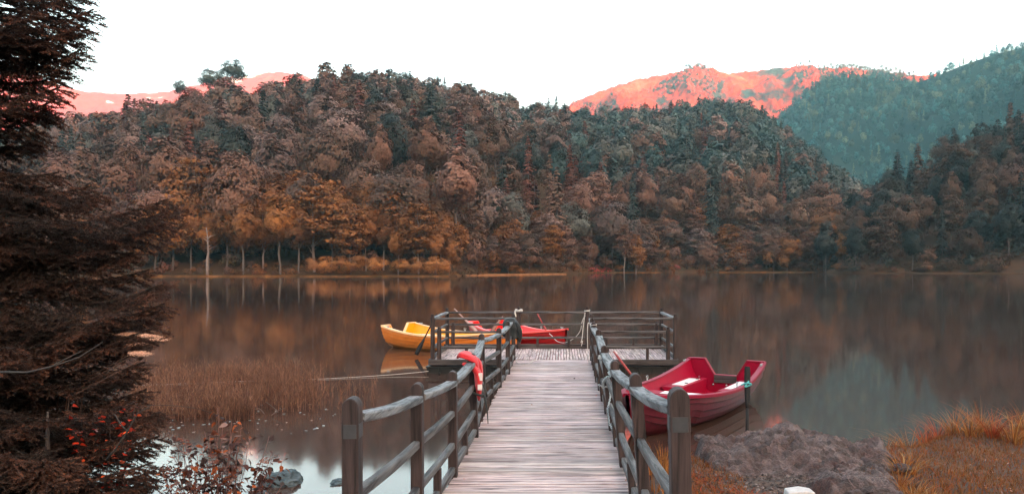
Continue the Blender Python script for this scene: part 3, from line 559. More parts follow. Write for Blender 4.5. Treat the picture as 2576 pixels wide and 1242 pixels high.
# (base x px, top x px, depth, top row)
LP = [(888, 886, 3.77, 998), (1050, 1050, 5.45, 962), (1140, 1138, 7.04, 932), (1195, 1187, 8.77, 888), (1215, 1211, 11.04, 839), (1256, 1255, 12.7, 824), (1278, 1277, 14.4, 807), (1292, 1291, 16.95, 788)]
RP = [(1722, 1706, 3.5, 974), (1630, 1597, 5.3, 938), (1569, 1545, 7.41, 906), (1540, 1519, 9.16, 868), (1518, 1505, 11.3, 828), (1503, 1492.5, 13.3, 810), (1496, 1488.5, 15.0, 799), (1489, 1486.5, 16.75, 789.5)]
PT = {}
for side, arr in (('l', LP), ('r', RP)):
    lst = []
    for i, (bx, tx, d, ty) in enumerate(arr):
        dz = deck_z(d); B_ = G_(bx, d, -.45 if d > 8.3 else -.1); T_ = P(tx, ty, d); dk = G_(bx, d, dz); 
        if side == 'l': B_ = G_(bx, d, -.5)
        ax = (T_ - dk); B2 = dk - ax * ((dz - B_.z) / ax.z); w_ = .078 if i else (.078 if side == 'l' else .088)
        o = round_post(B2, T_, w_, .09).build('post', M['post'], walk); lst.append((dk, T_, w_))
        if i < 6:
            mbb = MB()
            for f_ in (.40, .70):
                pb = T_ - ax * f_ + Vector((0, -.045, 0)); mbb.tube([pb, pb + Vector((0, -.006, 0))], .009, 8)
            mbb.build('bolts', M['steel'], o, off=walk.location)
        if i == 0:                                   # dark band round the top of each end post
            axn = ax.normalized(); c0 = T_ - axn * .155; mbb = MB(); mbb.bar(c0 - axn * .033, c0 + axn * .033, w_ + .006, .096, (1, 0, 0)); mbb.build('band', M['band'], o, off=walk.location)
    PT[side] = lst
def rail_between(a, b, sag, w_, h_, side, name, mat, n_=7, jit=.03):
    a, b = Vector(a), Vector(b); pts = [a.lerp(b, i / (n_ - 1)) - Vector((0, 0, sag * 4 * (i / (n_ - 1)) * (1 - i / (n_ - 1)))) for i in range(n_)]
    mb = MB(); mb.sweep(pts, w_, h_, (1, 0, 0), jit); return mb.build(name, mat, walk)
for side, lst in PT.items():
    for i in range(len(lst) - 1):
        (d0, t0, w0), (d1, t1, w1) = lst[i], lst[i + 1]; q = Vector((0, .046, 0)); sg = (.010 if i else .016) + (.03 if (side == 'l' and i in (3,)) else 0)
        a0, a1 = (t0 - d0).normalized(), (t1 - d1).normalized()
        rail_between(t0 - a0 * .105 + q, t1 - a1 * .105 - q, sg, .098, .045, side, 'top_rail', M['railtop'], 9, .04)
        L0 = (t0 - d0).length; L1 = (t1 - d1).length
        for f0, nm in ((.40, 'middle_rail'), (.70, 'lower_rail')):
            rail_between(t0 - a0 * L0 * f0 + q, t1 - a1 * L1 * f0 - q, sg * .7, .05, .055, side, nm, M['rail'], 5)
        rail_between(d0 + Vector((0, .05, .065)), d1 + Vector((0, -.05, .065)), 0, .05, .06, side, 'toe_board', M['rail'], 3)
        mid = (d0 + d1) / 2; low = ((t0 - a0 * L0 * .7) + (t1 - a1 * L1 * .7)) / 2; mb = MB(); mb.bar(mid - Vector((0, 0, .12)), low - Vector((0, 0, .03 + sg * .7)), .06, .06, (1, 0, 0)); mb.build('stub_post', M['post'], walk)
for yy in (7.0, 10.0, 13.0, 16.2):
    for x in (XL + .10, XR - .10): MB().tube([(x, yy, -1.4), (x, yy, deck_z(yy) - .17)], .06, 10).build('pile', M['beam'], walk, True)
# ---------------------------------------------------------------- floating platform
plat = empty('floating_platform', (-.16, 17.9, .12), label='floating slatted platform with square railings at the end of the walkway', cat='platform'); plat['worldbuilt'] = 1
PX0, PX1, PY0, PY1, PZ = -2.80, 2.50, 16.86, 19.12, .30
mb = MB(); x = PX0 + .05
while x < PX1 - .06:
    pw = random.uniform(.046, .054)
    for ya, yb in ((PY0 + .055, 17.93), (17.945, PY1 - .06)):
        k = random.uniform(.78, 1.12); z = PZ + random.uniform(-.002, .002); mb.box((x, ya + random.uniform(-.004, .004), z - .03), (x + pw, yb, z), (k, k * rr(.98, .03), k * rr(.98, .03)))
    x += pw + random.uniform(.010, .015)
mb.build('deck_slats', M['deck2'], plat, tint=True)
mb = MB(); mb.bar((PX0, PY0, PZ - .055), (XL - .03, PY0, PZ - .055), .05, .12); mb.build('front_beam', M['beam'], plat)
mb = MB(); mb.bar((XR + .03, PY0, PZ - .055), (PX1, PY0, PZ - .055), .05, .12); mb.build('front_beam', M['beam'], plat)
mb = MB(); mb.bar((PX0, PY1, PZ + .03), (PX1, PY1, PZ + .03), .05, .16); mb.build('rear_beam', M['beam'], plat)
for x in (PX0 + .02, PX1 - .02): mb = MB(); mb.bar((x, PY0 + .03, PZ - .05), (x, PY1 - .03, PZ - .05), .05, .12); mb.build('side_beam', M['beam'], plat)
for x in np.linspace(PX0 + .35, PX1 - .35, 6):
    mb = MB(); mb.bar((x, PY0 + .06, PZ - .09), (x, PY1 - .1, PZ - .09), .07, .1); mb.build('joist', M['beam'], plat)
for xa, xb in ((PX0 - .06, -1.12), (.78, PX1 + .02)):
    for ya in (PY0 + .02, 18.1):
        mb = MB(); z0, z1 = -.14, PZ - .145; nx = 6; st = (xb - xa) / nx
        mb.box((xa + .03, ya + .03, z0), (xb - .03, ya + .88, z1 - .02))
        for i in range(nx): mb.box((xa + i * st + .02, ya, z0 + .03), (xa + (i + 1) * st - .02, ya + .04, z1 - .03))
        mb.box((xa, ya - .015, z1 - .028), (xb, ya + .92, z1 + .0)); mb.build('float', M['black'], plat)
        if ya < 17:
            for k in range(3):
                x = xa + (.3 + k * .55) * (1 if xa < 0 else 1.0); MB().tube([(x, ya - .03, .02), (x, ya - .07, .02), (x, ya - .07, .045)], .018, 8).build('eye_bolt', M['band'], plat, True)
def sq_post(x, y, zt, nm='post', z0=PZ - .1):
    mb = MB(); mb.bar((x, y, z0), (x, y, zt - .06), .085, .085, (1, 0, 0)); mb.bar((x, y, zt - .06), (x, y, zt), .06, .06, (1, 0, 0)); return mb.build(nm, M['post'], plat)
FLx, FRx, BLx, BRx = -2.72, 2.44, -2.72, 2.42; yf, yb_ = PY0 + .06, PY1 - .02
ZT = (1.165, .88, .56)
for x, y, zt in ((FLx, yf, 1.255), (FRx, yf, 1.26), (BLx, yb_, 1.27), (BRx, yb_, 1.27), (-1.0, yb_, 1.30), (.64, yb_, 1.30)): sq_post(x, y, zt)
for x in (BLx + .14, BRx - .13): sq_post(x, yf + .0, .99); 
sq_post(BLx + .14, yb_, .92); sq_post(BRx - .12, yb_, .92)
def prail(a, b, w_, h_, nm, mat):
    a, b = Vector(a), Vector(b); n_ = 6; dd = (b - a); sd = dd.cross(Vector((0, 0, 1))).normalized(); mb = MB(); mb.sweep([a + dd * (i / (n_ - 1)) + Vector((0, 0, random.uniform(-.006, .006))) for i in range(n_)], w_, h_, tuple(sd), .06); return mb.build(nm, mat, plat)
for zi, z in enumerate(ZT):
    nm = ('top_rail', 'middle_rail', 'lower_rail')[zi]; w_ = .09 if zi == 0 else .05; h_ = .045 if zi == 0 else .05; mt = M['railx'] if zi else M['railx']
    for a, b in (((FLx + .045, yf), (XL - .07, yf)), ((XR + .07, yf), (FRx - .045, yf)), ((BLx + .045, yb_), (-1.045, yb_)), ((-.955, yb_), (.595, yb_)), ((.685, yb_), (BRx - .045, yb_))):
        prail((a[0], a[1], z), (b[0], b[1], z), w_, h_, nm, mt)
    for x in (FLx, FRx - .01): prail((x, yf + .05, z), (x, yb_ - .05, z), w_, h_, nm, M['railtop'] if zi == 0 else M['rail'])
for x in (-2.0, -1.35, 1.0, 1.85): sq = MB(); sq.bar((x, yf, PZ), (x, yf, .535), .06, .06, (1, 0, 0)); sq.build('stub_post', M['post'], plat)
for x in (-1.9, -.55, .2, 1.1, 1.75): sq = MB(); sq.bar((x, yb_, PZ + .05), (x, yb_, .535), .06, .06, (1, 0, 0)); sq.build('stub_post', M['post'], plat)
for x in (FLx, FRx - .01): prail((x, yf + .05, PZ + .05), (x, yb_ - .05, PZ + .05), .045, .09, 'toe_board', M['rail'])
# ---------------------------------------------------------------- ropes, chain
def rope(name, pts, r, lab, cat='rope', mat='rope', sub=6, seed=0, group=None):
    pts = [Vector(p) for p in pts]; out = []
    for i in range(len(pts) - 1):
        p0, p1, p2, p3 = pts[max(i - 1, 0)], pts[i], pts[i + 1], pts[min(i + 2, len(pts) - 1)]
        for k in range(sub):
            u = k / sub; out.append(.5 * ((2 * p1) + (p2 - p0) * u + (2 * p0 - 5 * p1 + 4 * p2 - p3) * u * u + (3 * p1 - p0 - 3 * p2 + p3) * u ** 3))
    out.append(pts[-1]); mb = MB(); mb.tube(out, r, 6); o = mb.build(name, M[mat], smooth=True); return tag(o, lab, cat, group)
def coil(c, rx, ry, turns, rise, n_=14, z0=0, dx=0):
    return [Vector((c[0] + dx * i / n_ + rx * math.cos(6.283 * i / n_), c[1] + ry * math.sin(6.283 * i / n_), c[2] + z0 + rise * i / (n_ * turns) + random.uniform(-.004, .004))) for i in range(int(n_ * turns) + 1)]
r4 = PT['r'][3]; c = r4[1] - Vector((0, 0, .155)); pts = coil(c, .066, .064, 3.2, .04, dx=.004)
rope('rope', pts + [c + Vector((.09, -.02, -.03)), c + Vector((.12, -.03, -.10)), c + Vector((.115, -.10, -.16))], .0075, 'white rope wound round the round topped post above the red boat')
c = PT['r'][5][1] - Vector((0, 0, .06)); rope('rope', coil(c, .055, .06, 1.5, .03) + [c + Vector((-.09, -.05, .04)), c + Vector((-.1, -.08, -.2)), c + Vector((-.09, -.1, -.5)), c + Vector((-.07, -.1, -.62))], .007, 'thin white rope looped over a far post of the right handrail')
def chain(pts, lab, s=.018):
    pts = [Vector(p) for p in pts]; mb = MB(); L = sum((pts[i + 1] - pts[i]).length for i in range(len(pts) - 1)); n_ = int(L / (s * 1.45)); 
    def at(q):
        for i in range(len(pts) - 1):
            l_ = (pts[i + 1] - pts[i]).length
            if q <= l_ or i == len(pts) - 2: return pts[i].lerp(pts[i + 1], min(1, q / l_))
            q -= l_
    for k in range(n_):
        p = at(L * k / n_); d = (at(L * (k + 1) / n_) - p).normalized(); u = d.orthogonal().normalized(); v_ = d.cross(u)
        if k % 2: u, v_ = v_, u
        ring = [p + d * (math.cos(a) * s) + u * (math.sin(a) * s * .6) for a in [6.283 * j / 8 for j in range(9)]]; mb.tube(ring, s * .22, 5, False)
    o = mb.build('chain', M['steel'], smooth=True); return tag(o, lab, 'chain')
r3 = PT['r'][2]; r3m = r3[1]; c = r3m - Vector((0, 0, .115)); ring = [c + Vector((.052 * math.cos(a), .058 * math.sin(a), .004 * math.sin(3 * a))) for a in [6.283 * j / 14 for j in range(15)]]
chain(ring + [c + Vector((-.07, .1, -.06)), c + Vector((-.085, .3, -.13)), c + Vector((-.08, .5, -.22))], 'galvanised chain padlocked round the third right hand post')
r4b = r4[1]; c = r4b - Vector((0, 0, .47)); chain([c + Vector((-.055, -.05, .02)), c + Vector((.0, -.08, 0)), c + Vector((.06, -.06, .01)), c + Vector((.07, -.1, -.1)), c + Vector((.03, -.25, -.22)), c + Vector((.04, -.4, -.36)), c + Vector((.09, -.5, -.42)), c + Vector((.12, -.45, -.2)), c + Vector((.1, -.3, .06))], 'silver chain hanging in a loop below the wound white rope', .016)
c = Vector((.64, yb_, 1.19)); rope('rope', coil(c, .06, .06, 2, .03) + [c + Vector((-.08, 0, -.15)), c + Vector((-.13, -.0, -.28)), c + Vector((-.16, .04, -.45)), c + Vector((-.28, .1, -.62)), c + Vector((-.52, .35, -.78)), c + Vector((-.72, .8, -.79)), c + Vector((-.86, 1.3, -.70)), c + Vector((-.93, 1.52, -.66))], .009, 'slack white rope from the rear post to the bow of the bright red boat')
rope('rope', [c + Vector((-.05, -.05, -.02)), c + Vector((-.09, -.05, -.3)), c + Vector((-.12, -.05, -.62)), c + Vector((-.15, -.05, -.74)), c + Vector((-.11, -.05, -.70)), c + Vector((-.14, -.05, -.82))], .010, 'frayed rope end hanging straight down from the rear post')
c = Vector((-1.0, yb_, 1.19)); rope('rope', coil(c, .075, .07, 2.6, .045) + [c + Vector((-.09, -.05, -.02)), c + Vector((-.07, -.07, -.12))], .020, 'thick pink rope knotted round the rear post beside the black jacket')
rope('rope', [(-.92, 16.5, deck_z(16.5) + .012), (-.86, 16.1, deck_z(16.1) + .012), (-.72, 15.9, deck_z(15.9) + .012), (-.62, 16.1, deck_z(16.1) + .012), (-.58, 16.45, deck_z(16.4) + .012), (-.50, 16.8, deck_z(16.8) + .014)], .007, 'thin loose rope curled on the deck where walkway meets platform')
rope('rope', [G_(1078, 16.83, .06), G_(1000, 16.6, .03), G_(900, 16.3, .015), G_(790, 16.0, .012), G_(600, 15.7, .012), G_(460, 15.4, .012), G_(350, 15.2, .01)], .006, 'long white mooring line stretched over the water through the reeds')
# ---------------------------------------------------------------- life jacket and black jacket
def m_cloth(name, c):
    m, t, b = newmat(name); n = tex(t, coords(t), 14, 5); n2 = tex(t, coords(t, (1, 1, 1)), 160, 2); t.links.new(ramp(t, n, [(.3, tuple(x * .75 for x in c)), (.7, c)]), b.inputs['Base Color']); b.inputs['Roughness'].default_value = .75
    b.inputs['Sheen Weight'].default_value = .15; bump(t, b, n2, .2, .002); return m
M['redcloth'] = m_cloth('red nylon', (.62, .012, .022)); M['blackcloth'] = m_cloth('black cloth', (.010, .013, .016)); M['white'] = m_plain('reflective white', (.75, .70, .70), .4, .08); M['strap'] = m_cloth('black webbing', (.015, .018, .02))
l4 = PT['l'][3][1]; jc = Vector((l4.x, l4.y, l4.z)); jk = empty('life_jacket', jc, label='bright red life jacket draped over the left handrail post', cat='life jacket'); jk['worldbuilt'] = 1
def pad(path, wy, wx, name, mat, parent, seed=0, k=14):
    """a padded panel: flattened tube along a path, wide along y, thin across"""
    path = [Vector(p) for p in path]; n_ = len(path); mb = MB(); vs = []
    for i, p in enumerate(path):
        d = (path[min(i + 1, n_ - 1)] - path[max(i - 1, 0)]).normalized(); sy = Vector((0, 1, 0)); sy = (sy - d * sy.dot(d)).normalized(); sx = d.cross(sy)
        tpr = (min(1, .45 + 2.2 * i / n_) * min(1, .35 + 2.4 * (n_ - 1 - i) / n_))
        for j in range(k):
            a = 6.283 * j / k; q = 1 + .34 * noise.noise(Vector((i * .8, j * .55, seed))) + .10 * math.sin(j * 2.1 + i * 1.3); vs.append(p + sy * math.copysign(abs(math.cos(a)) ** .6, math.cos(a)) * wy[i] * tpr * q + sx * math.copysign(abs(math.sin(a)) ** .7, math.sin(a)) * wx[i] * tpr * q)
    mb.add(vs, [tuple(range(k))[::-1], tuple((n_ - 1) * k + j for j in range(k))] + [(i * k + j, i * k + (j + 1) % k, (i + 1) * k + (j + 1) % k, (i + 1) * k + j) for i in range(n_ - 1) for j in range(k)])
    o = mb.build(name, mat, parent, True); sm = o.modifiers.new('s', 'SUBSURF'); sm.levels = sm.render_levels = 2; return o
T_ = jc
outer = [T_ + Vector(v) for v in ((-.16, -.04, -.055), (-.135, -.03, -.015), (-.09, -.03, .0), (-.03, -.06, -.03), (.03, -.07, -.055), (.065, -.07, -.10), (.08, -.07, -.18))]
pad(outer, [.09, .13, .14, .14, .12, .11, .09], [.026, .036, .038, .038, .036, .034, .03], 'collar', M['redcloth'], jk, 1)
front = [T_ + Vector(v) for v in ((-.10, -.12, -.10), (-.02, -.14, -.105), (.05, -.12, -.14), (.085, -.11, -.22), (.09, -.11, -.32), (.095, -.115, -.42), (.09, -.12, -.51))]
fp = pad(front, [.07, .08, .10, .11, .12, .12, .09], [.030, .034, .034, .038, .040, .038, .03], 'front_panel', M['redcloth'], jk, 2)
back = [T_ + Vector(v) for v in ((.03, .07, -.05), (.07, .08, -.10), (.085, .08, -.2), (.08, .085, -.32), (.085, .08, -.40))]
pad(back, [.07, .08, .09, .09, .07], [.028, .034, .036, .036, .03], 'rear_panel', M['redcloth'], jk, 3)
mb = MB(); mb.box((T_.x + .095, T_.y - .217, T_.z - .27), (T_.x + .137, T_.y - .20, T_.z - .19)); mb.box((T_.x + .088, T_.y - .228, T_.z - .37), (T_.x + .135, T_.y - .212, T_.z - .31)); mb.build('reflective_patch', M['white'], jk)
mb = MB(); mb.tube([T_ + Vector(v) for v in ((.04, -.21, -.40), (.08, -.235, -.415), (.13, -.22, -.43), (.145, -.16, -.42), (.13, -.08, -.38))], .013, 6); mb.tube([T_ + Vector(v) for v in ((.14, -.17, -.40), (.165, -.17, -.48), (.185, -.18, -.58), (.195, -.18, -.74))], [.012, .016, .008, .005], 6); mb.tube([T_ + Vector(v) for v in ((.13, -.12, -.32), (.17, -.13, -.40), (.18, -.14, -.46))], .011, 6); mb.build('strap', M['strap'], jk, True)
b8 = PT['l'][7][1]; bj = Vector((b8.x + .02, 15.75, 1.20)); e = empty('jacket', bj, label='black jacket hung over the far end of the left handrail', cat='jacket'); e['worldbuilt'] = 1
mb = MB(); nr, nc = 16, 28; vs = []
for i in range(nr):
    s = i / (nr - 1)
    for j in range(nc):
        a = 6.283 * j / nc; fold = 1 + .16 * s * math.sin(a * 6 + s * 2) + .18 * noise.noise(Vector((math.cos(a) * 1.5, math.sin(a) * 1.5, s * 2.5)))
        rx = (.05 + .12 * math.sin(min(1, s * 1.8) * 1.57)) * fold; ry = (.05 + .17 * min(1, s * 2)) * fold; z = .06 - .02 * s - (.37 + .07 * math.cos(a - .6) + .04 * math.sin(a * 3)) * max(0, s - .15) / .85
        vs.append(bj + Vector((.03 * s + rx * math.cos(a), ry * math.sin(a), z)))
vs.append(bj + Vector((0, 0, .075)))
mb.add(vs, [(i * nc + j, (i + 1) * nc + j, (i + 1) * nc + (j + 1) % nc, i * nc + (j + 1) % nc) for i in range(nr - 1) for j in range(nc)] + [(nr * nc, j, (j + 1) % nc) for j in range(nc)]); bo = mb.build('body', M['blackcloth'], e, True); q = bo.modifiers.new('s', 'SUBSURF'); q.levels = q.render_levels = 1
slp = [bj + Vector(v) for v in ((.10, -.12, 0), (.16, -.15, -.08), (.19, -.15, -.2), (.20, -.14, -.32), (.20, -.14, -.40))]; pad(slp, [.06, .065, .06, .055, .05], [.045, .05, .05, .045, .04], 'sleeve', M['blackcloth'], e, 7)

# ---------------------------------------------------------------- rowing boats (stern at the local origin, bow along +Y)
def hb(s, hw):
    if s < .35: return hw * (.90 + .10 * math.sin(s / .35 * 1.57))
    return hw * (1 - ((s - .35) / .65) ** 2.5 * .955)
def sheer(s): return .405 + (.20 * ((.42 - s) / .42) ** 2 if s < .42 else .20 * ((s - .42) / .58) ** 1.8)
def keel(s): return -.13 + .10 * max(0, (.18 - s) / .18) + .34 * max(0, (s - .78) / .22) ** 2
def section(s, w_, hw):
    """outer skin point; w_ 0 keel .. 1 gunwale"""
    x = hb(s, hw) * min(1, (math.sin(w_ * 1.571)) ** (.62 + .5 * max(0, s - .5))) * (.82 + .18 * w_); zk, zg = keel(s), sheer(s); return x, zk + (zg - zk) * (1 - math.cos(w_ * 1.571)) ** (.95 if s < .7 else .8)
def make_boat(loc, head, L, hw, mats, lab, seat_xs=(.04, .36), name='rowing_boat', motor=True):
    hull_m, in_m, gun_m = mats; e = empty(name, loc, head, label=lab, cat='rowing boat'); NS = 34; ss = [i / (NS - 1) for i in range(NS)]
    wl = [(0, 0), (.14, 0), (.26, 0)]; K = 5
    for k in range(K):                                        # lapped strakes: each step stands proud of the one below
        a, b_ = .36 + .64 * k / K, .36 + .64 * (k + 1) / K; wl += [(a, .017 if k else 0), (a + (b_ - a) * .10, .019 if k else 0), (b_ - .004, .0)]
    wl.append((1, .004)); mb = MB(); nw = len(wl)
    for sd in (1, -1):
        vs = []
        for s in ss:
            for w_, o in wl:
                x, z = section(s, w_, hw); vs.append((sd * (x + o * min(1, (1 - s) * 8)), s * L + .06 * s * w_ , z - o * .5))
        fs = [(i * nw + j, (i + 1) * nw + j, (i + 1) * nw + j + 1, i * nw + j + 1) for i in range(NS - 1) for j in range(nw - 1)]
        mb.add(vs, fs if sd > 0 else [f[::-1] for f in fs])
    # stem cap and transom skin
    hull = mb.build('hull', hull_m, e, False); 
    me = hull.data; me.polygons.foreach_set('use_smooth', [False] * len(me.polygons))
    # inner skin
    mb = MB(); wi = [0, .25, .45, .6, .75, .88, 1]
    for sd in (1, -1):
        vs = []
        for s in ss:
            s2 = .012 + s * .965
            for w_ in wi:
                x, z = section(s2, w_, hw); z = max(z + .02, .015 + .1 * max(0, s2 - .8)) if w_ < 1 else z + .002; vs.append((sd * max(0, x * (1 if w_ else 0) - .045 * (w_ > 0)), s2 * L, z))
        fs = [(i * 7 + j, i * 7 + j + 1, (i + 1) * 7 + j + 1, (i + 1) * 7 + j) for i in range(NS - 1) for j in range(6)]
        mb.add(vs, fs if sd > 0 else [f[::-1] for f in fs])
    mb.build('inner_skin', in_m, e, True)
    # gunwale: flat lip with a rolled outer edge
    mb = MB(); pr = [(-.062, .004), (-.058, .016), (.012, .018), (.024, .010), (.026, -.028), (.012, -.032), (.004, -.008), (-.05, -.004)]; k = len(pr)
    for sd in (1, -1):
        vs = []
        for i, s in enumerate(ss):
            x, z = section(s, 1, hw); tx = (section(min(1, s + .02), 1, hw)[0] - section(max(0, s - .02), 1, hw)[0]) / (.04 * L); nrm = Vector((1, -tx, 0)).normalized()
            for a, b_ in pr:
                q = a if x + a > .0 else -x; vs.append((sd * max(0, x + q * nrm.x), s * L + .06 * s + (q * nrm.y if s < .97 else max(q, 0) * .8), z + b_))
        fs = [(i * k + j, i * k + (j + 1) % k, (i + 1) * k + (j + 1) % k, (i + 1) * k + j) for i in range(NS - 1) for j in range(k)] + [tuple(range(k)), tuple((NS - 1) * k + j for j in range(k))]
        mb.add(vs, [f[::-1] for f in fs] if sd > 0 else fs)
    g = mb.build('gunwale', gun_m, e, False)
    # stern board with the cut-out between raised corners
    h0, wt = sheer(0), hb(0, hw); nz = .33; out = [(-wt, h0), (-wt * .56, h0 + .005), (-wt * .30, nz), (wt * .30, nz), (wt * .56, h0 + .005), (wt, h0)]
    low = [section(0, w_, hw) for w_ in (1, .85, .7, .5, .3, .12, 0)]; prof = out + [(x, z) for x, z in low[1:]] + [(-x, z) for x, z in low[1:-1][::-1]]
    mb = MB(); n_ = len(prof); mb.add([(x, -.012, z) for x, z in prof] + [(x, .045, z) for x, z in prof], [tuple(range(n_)), tuple(range(n_, 2 * n_))[::-1]] + [(j, j + n_, (j + 1) % n_ + n_, (j + 1) % n_) for j in range(n_)])
    st = mb.build('transom', in_m, e)
    mb = MB(); edge = [(x, .017, z + .008) for x, z in out]; mb.sweep(edge, .088, .026, (0, 1, 0)); mb.build('transom_rim', gun_m, e)
    if motor:
        mb = MB(); mb.box((-wt * .30 + .005, -.035, nz - .12), (wt * .30 - .005, .075, nz + .012)); mb.build('motor_board', M['beam'] if motor == 1 else in_m, e)
    mb = MB()
    for x in (-.26, -.02, .22):
        mb.tube([(x, .05, nz - .16), (x, .066, nz - .16)], .017, 10)
    for x in (-.50, .48): mb.tube([(x, .05, nz - .04), (x, .066, nz - .04)], .017, 10)
    mb.build('bolts', M['steel'], e, True)
    # side benches at the stern, thwart amidships, bow seat
    sh = .295
    for sd in (-1, 1):
        mb = MB(); a0, a1 = seat_xs[0] * L, seat_xs[1] * L; xo = [section(s_, .72, hw)[0] - .03 for s_ in (seat_xs[0], seat_xs[1])]; xi = .30
        vs = [(sd * xi, a0, .02), (sd * xi, a1, .02), (sd * xi, a1 - .01, sh - .012), (sd * xi, a0, sh - .012), (sd * (xi + .012), a0, sh), (sd * (xi + .012), a1 - .02, sh), (sd * xo[1], a1 - .02, sh), (sd * xo[0], a0, sh), (sd * (xi + .02), a1, .02)]
        mb.add(vs, [(0, 1, 2, 3), (3, 2, 5, 4), (4, 5, 6, 7), (1, 8, 6, 5, 2)]); b_ = mb.build('side_bench', in_m, e)
        mb = MB(); x0, x1 = sd * (xi + .05), sd * (xi + .25); mb.box((min(x0, x1), a0 + .22, sh - .01), (max(x0, x1), a1 - .28, sh + .008)); mb.build('seat_pad', M['white'], b_)
        mb = MB()
        for q in (.2, .62): yy = a0 + (a1 - a0) * q; mb.box((min(x0, x1) - .0, yy, sh + .008), (min(x0, x1) + .05, yy + .03, sh + .02))
        mb.build('latch', M['band'], b_)
    for s0, s1, hh in ((.47, .545, .31), (.74, .93, .36)):
        mb = MB(); xa, xb = section(s0, .8, hw)[0] - .05, section(s1, .8, hw)[0] - .05
        vs = [(-xa, s0 * L, hh), (xa, s0 * L, hh), (xb, s1 * L, hh), (-xb, s1 * L, hh), (-xa * .5, s0 * L, .03), (xa * .5, s0 * L, .03), (xb * .5, s1 * L, .03), (-xb * .5, s1 * L, .03)]
        mb.add(vs, [(0, 1, 2, 3), (0, 4, 5, 1), (3, 2, 6, 7)]); b_ = mb.build('thwart', in_m, e)
        mb = MB(); mb.box((-xa * .55, s0 * L + .05, hh - .01), (xa * .55, s0 * L + min(.28, (s1 - s0) * L - .04), hh + .008)); mb.build('seat_pad', M['white'], b_)
    for sx, s_ in ((1, .06), (-1, .06), (0, .965)):
        x, z = section(s_, 1, hw); x = max(0, x - .02) * sx; y_ = s_ * L; z += .018; mb = MB(); mb.tube([(x, y_ - .06, z + .032), (x, y_ - .03, z + .028), (x, y_ + .03, z + .028), (x, y_ + .06, z + .032)], .009, 8); mb.box((x - .012, y_ - .025, z - .004), (x + .012, y_ + .025, z + .024)); mb.build('cleat', M['steel'], e)
    for sd in (-1, 1):
        x, z = section(.44, 1, hw); mb = MB(); mb.tube([(sd * (x - .02), .44 * L, z + .01), (sd * (x - .02), .44 * L, z + .05)], .012, 8)
        mb.tube([(sd * (x - .02), .44 * L + math.sin(a) * .032, z + .082 - math.cos(a) * .032) for a in np.linspace(-2.4, 2.4, 12)], .007, 6); mb.build('rowlock', M['steel'], e, True)
    return e
def heading(st, bw): return math.atan2(-(bw[0] - st[0]), bw[1] - st[1])
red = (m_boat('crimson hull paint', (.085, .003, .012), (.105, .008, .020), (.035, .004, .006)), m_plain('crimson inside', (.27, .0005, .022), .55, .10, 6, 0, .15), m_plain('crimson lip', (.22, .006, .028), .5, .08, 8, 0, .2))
yel = (m_boat('orange hull paint', (.78, .20, .025), (.62, .27, .12), (.42, .17, .055)), m_plain('amber inside', (.86, .33, .004), .4, .08, 6), m_plain('pale orange lip', (.88, .50, .25), .35, .06, 8))
scl = (m_boat('scarlet hull paint', (.42, .008, .010), (.5, .03, .03), (.28, .01, .012)), m_plain('scarlet inside', (.80, .008, .010), .36, .08, 6), m_plain('scarlet lip', (.85, .10, .09), .3, .05, 8))
ST, BW = Vector((2.93, 14.05, 0)), Vector((.90, 10.35, 0)); make_boat((ST.x, ST.y, .02), heading(ST, BW), (BW - ST).length, .76, red, 'crimson rowing boat moored by the right handrail, nearest of the boats')
ST, BW = Vector((-4.62, 22.65, 0)), Vector((-1.06, 20.75, 0)); make_boat((ST.x, ST.y, .02), heading(ST, BW), 4.0, .80, yel, 'orange yellow rowing boat behind the left railing of the platform', motor=0)
ST, BW = Vector((-2.18, 24.05, 0)), Vector((.12, 20.95, 0)); make_boat((ST.x, ST.y, .02), heading(ST, BW), (BW - ST).length, .78, scl, 'bright red rowing boat floating behind the middle of the platform', motor=0)
M['oardark'] = m_plain('dark oar wood', (.007, .005, .005), .8, .3, 8); M['oarpink'] = m_plain('pale oar wood', (.42, .26, .24), .6, .2, 8); M['oarred'] = m_plain('red brown oar wood', (.30, .035, .03), .45, .3, 8); M['oarbrown'] = m_plain('brown oar wood', (.22, .10, .08), .5, .25, 8)
def oar(grip, tip, mat, lab, blade=.5, br=.055, r=.02):
    grip, tip = Vector(grip), Vector(tip); e = empty('oar', grip.lerp(tip, .5), label=lab, cat='oar'); e['worldbuilt'] = 1; d = tip - grip; L = d.length; u = d.normalized(); mb = MB()
    mb.tube([grip, grip + u * .10, grip + u * .14, tip - u * blade], [.014, .016, r, r * .85], 8); mb.build('shaft', M[mat], e, True)
    mb = MB(); sx = Vector((1, .25, 0)); sx = (sx - u * sx.dot(u)).normalized(); sn = u.cross(sx); vs = []; n_ = 9
    for i in range(n_):
        s = i / (n_ - 1); p = tip - u * (blade * (1.03 - s)); w_ = r * .9 + (br - r) * min(1, s * 2.0) ** .8 * (1 if s < .92 else .75); th = .016 * (1 - s) + .006
        for a, b_ in ((-w_, 0), (0, th), (w_, 0), (0, -th)): vs.append(p + sx * a + sn * b_)
    mb.add(vs, [(0, 3, 2, 1), tuple((n_ - 1) * 4 + j for j in range(4))] + [(i * 4 + j, i * 4 + (j + 1) % 4, (i + 1) * 4 + (j + 1) % 4, (i + 1) * 4 + j) for i in range(n_ - 1) for j in range(4)]); mb.build('blade', M[mat], e, True)
    return e
oar(P(1880, 1110, 10.95), P(1880, 918, 11.35), 'oardark', 'dark oar standing upright against the side of the crimson boat', .62, .05, .026)
oar(P(1544, 884, 11.9), P(1640, 1010, 10.9), 'oarred', 'red brown oar leaning inside the crimson boat towards the walkway')
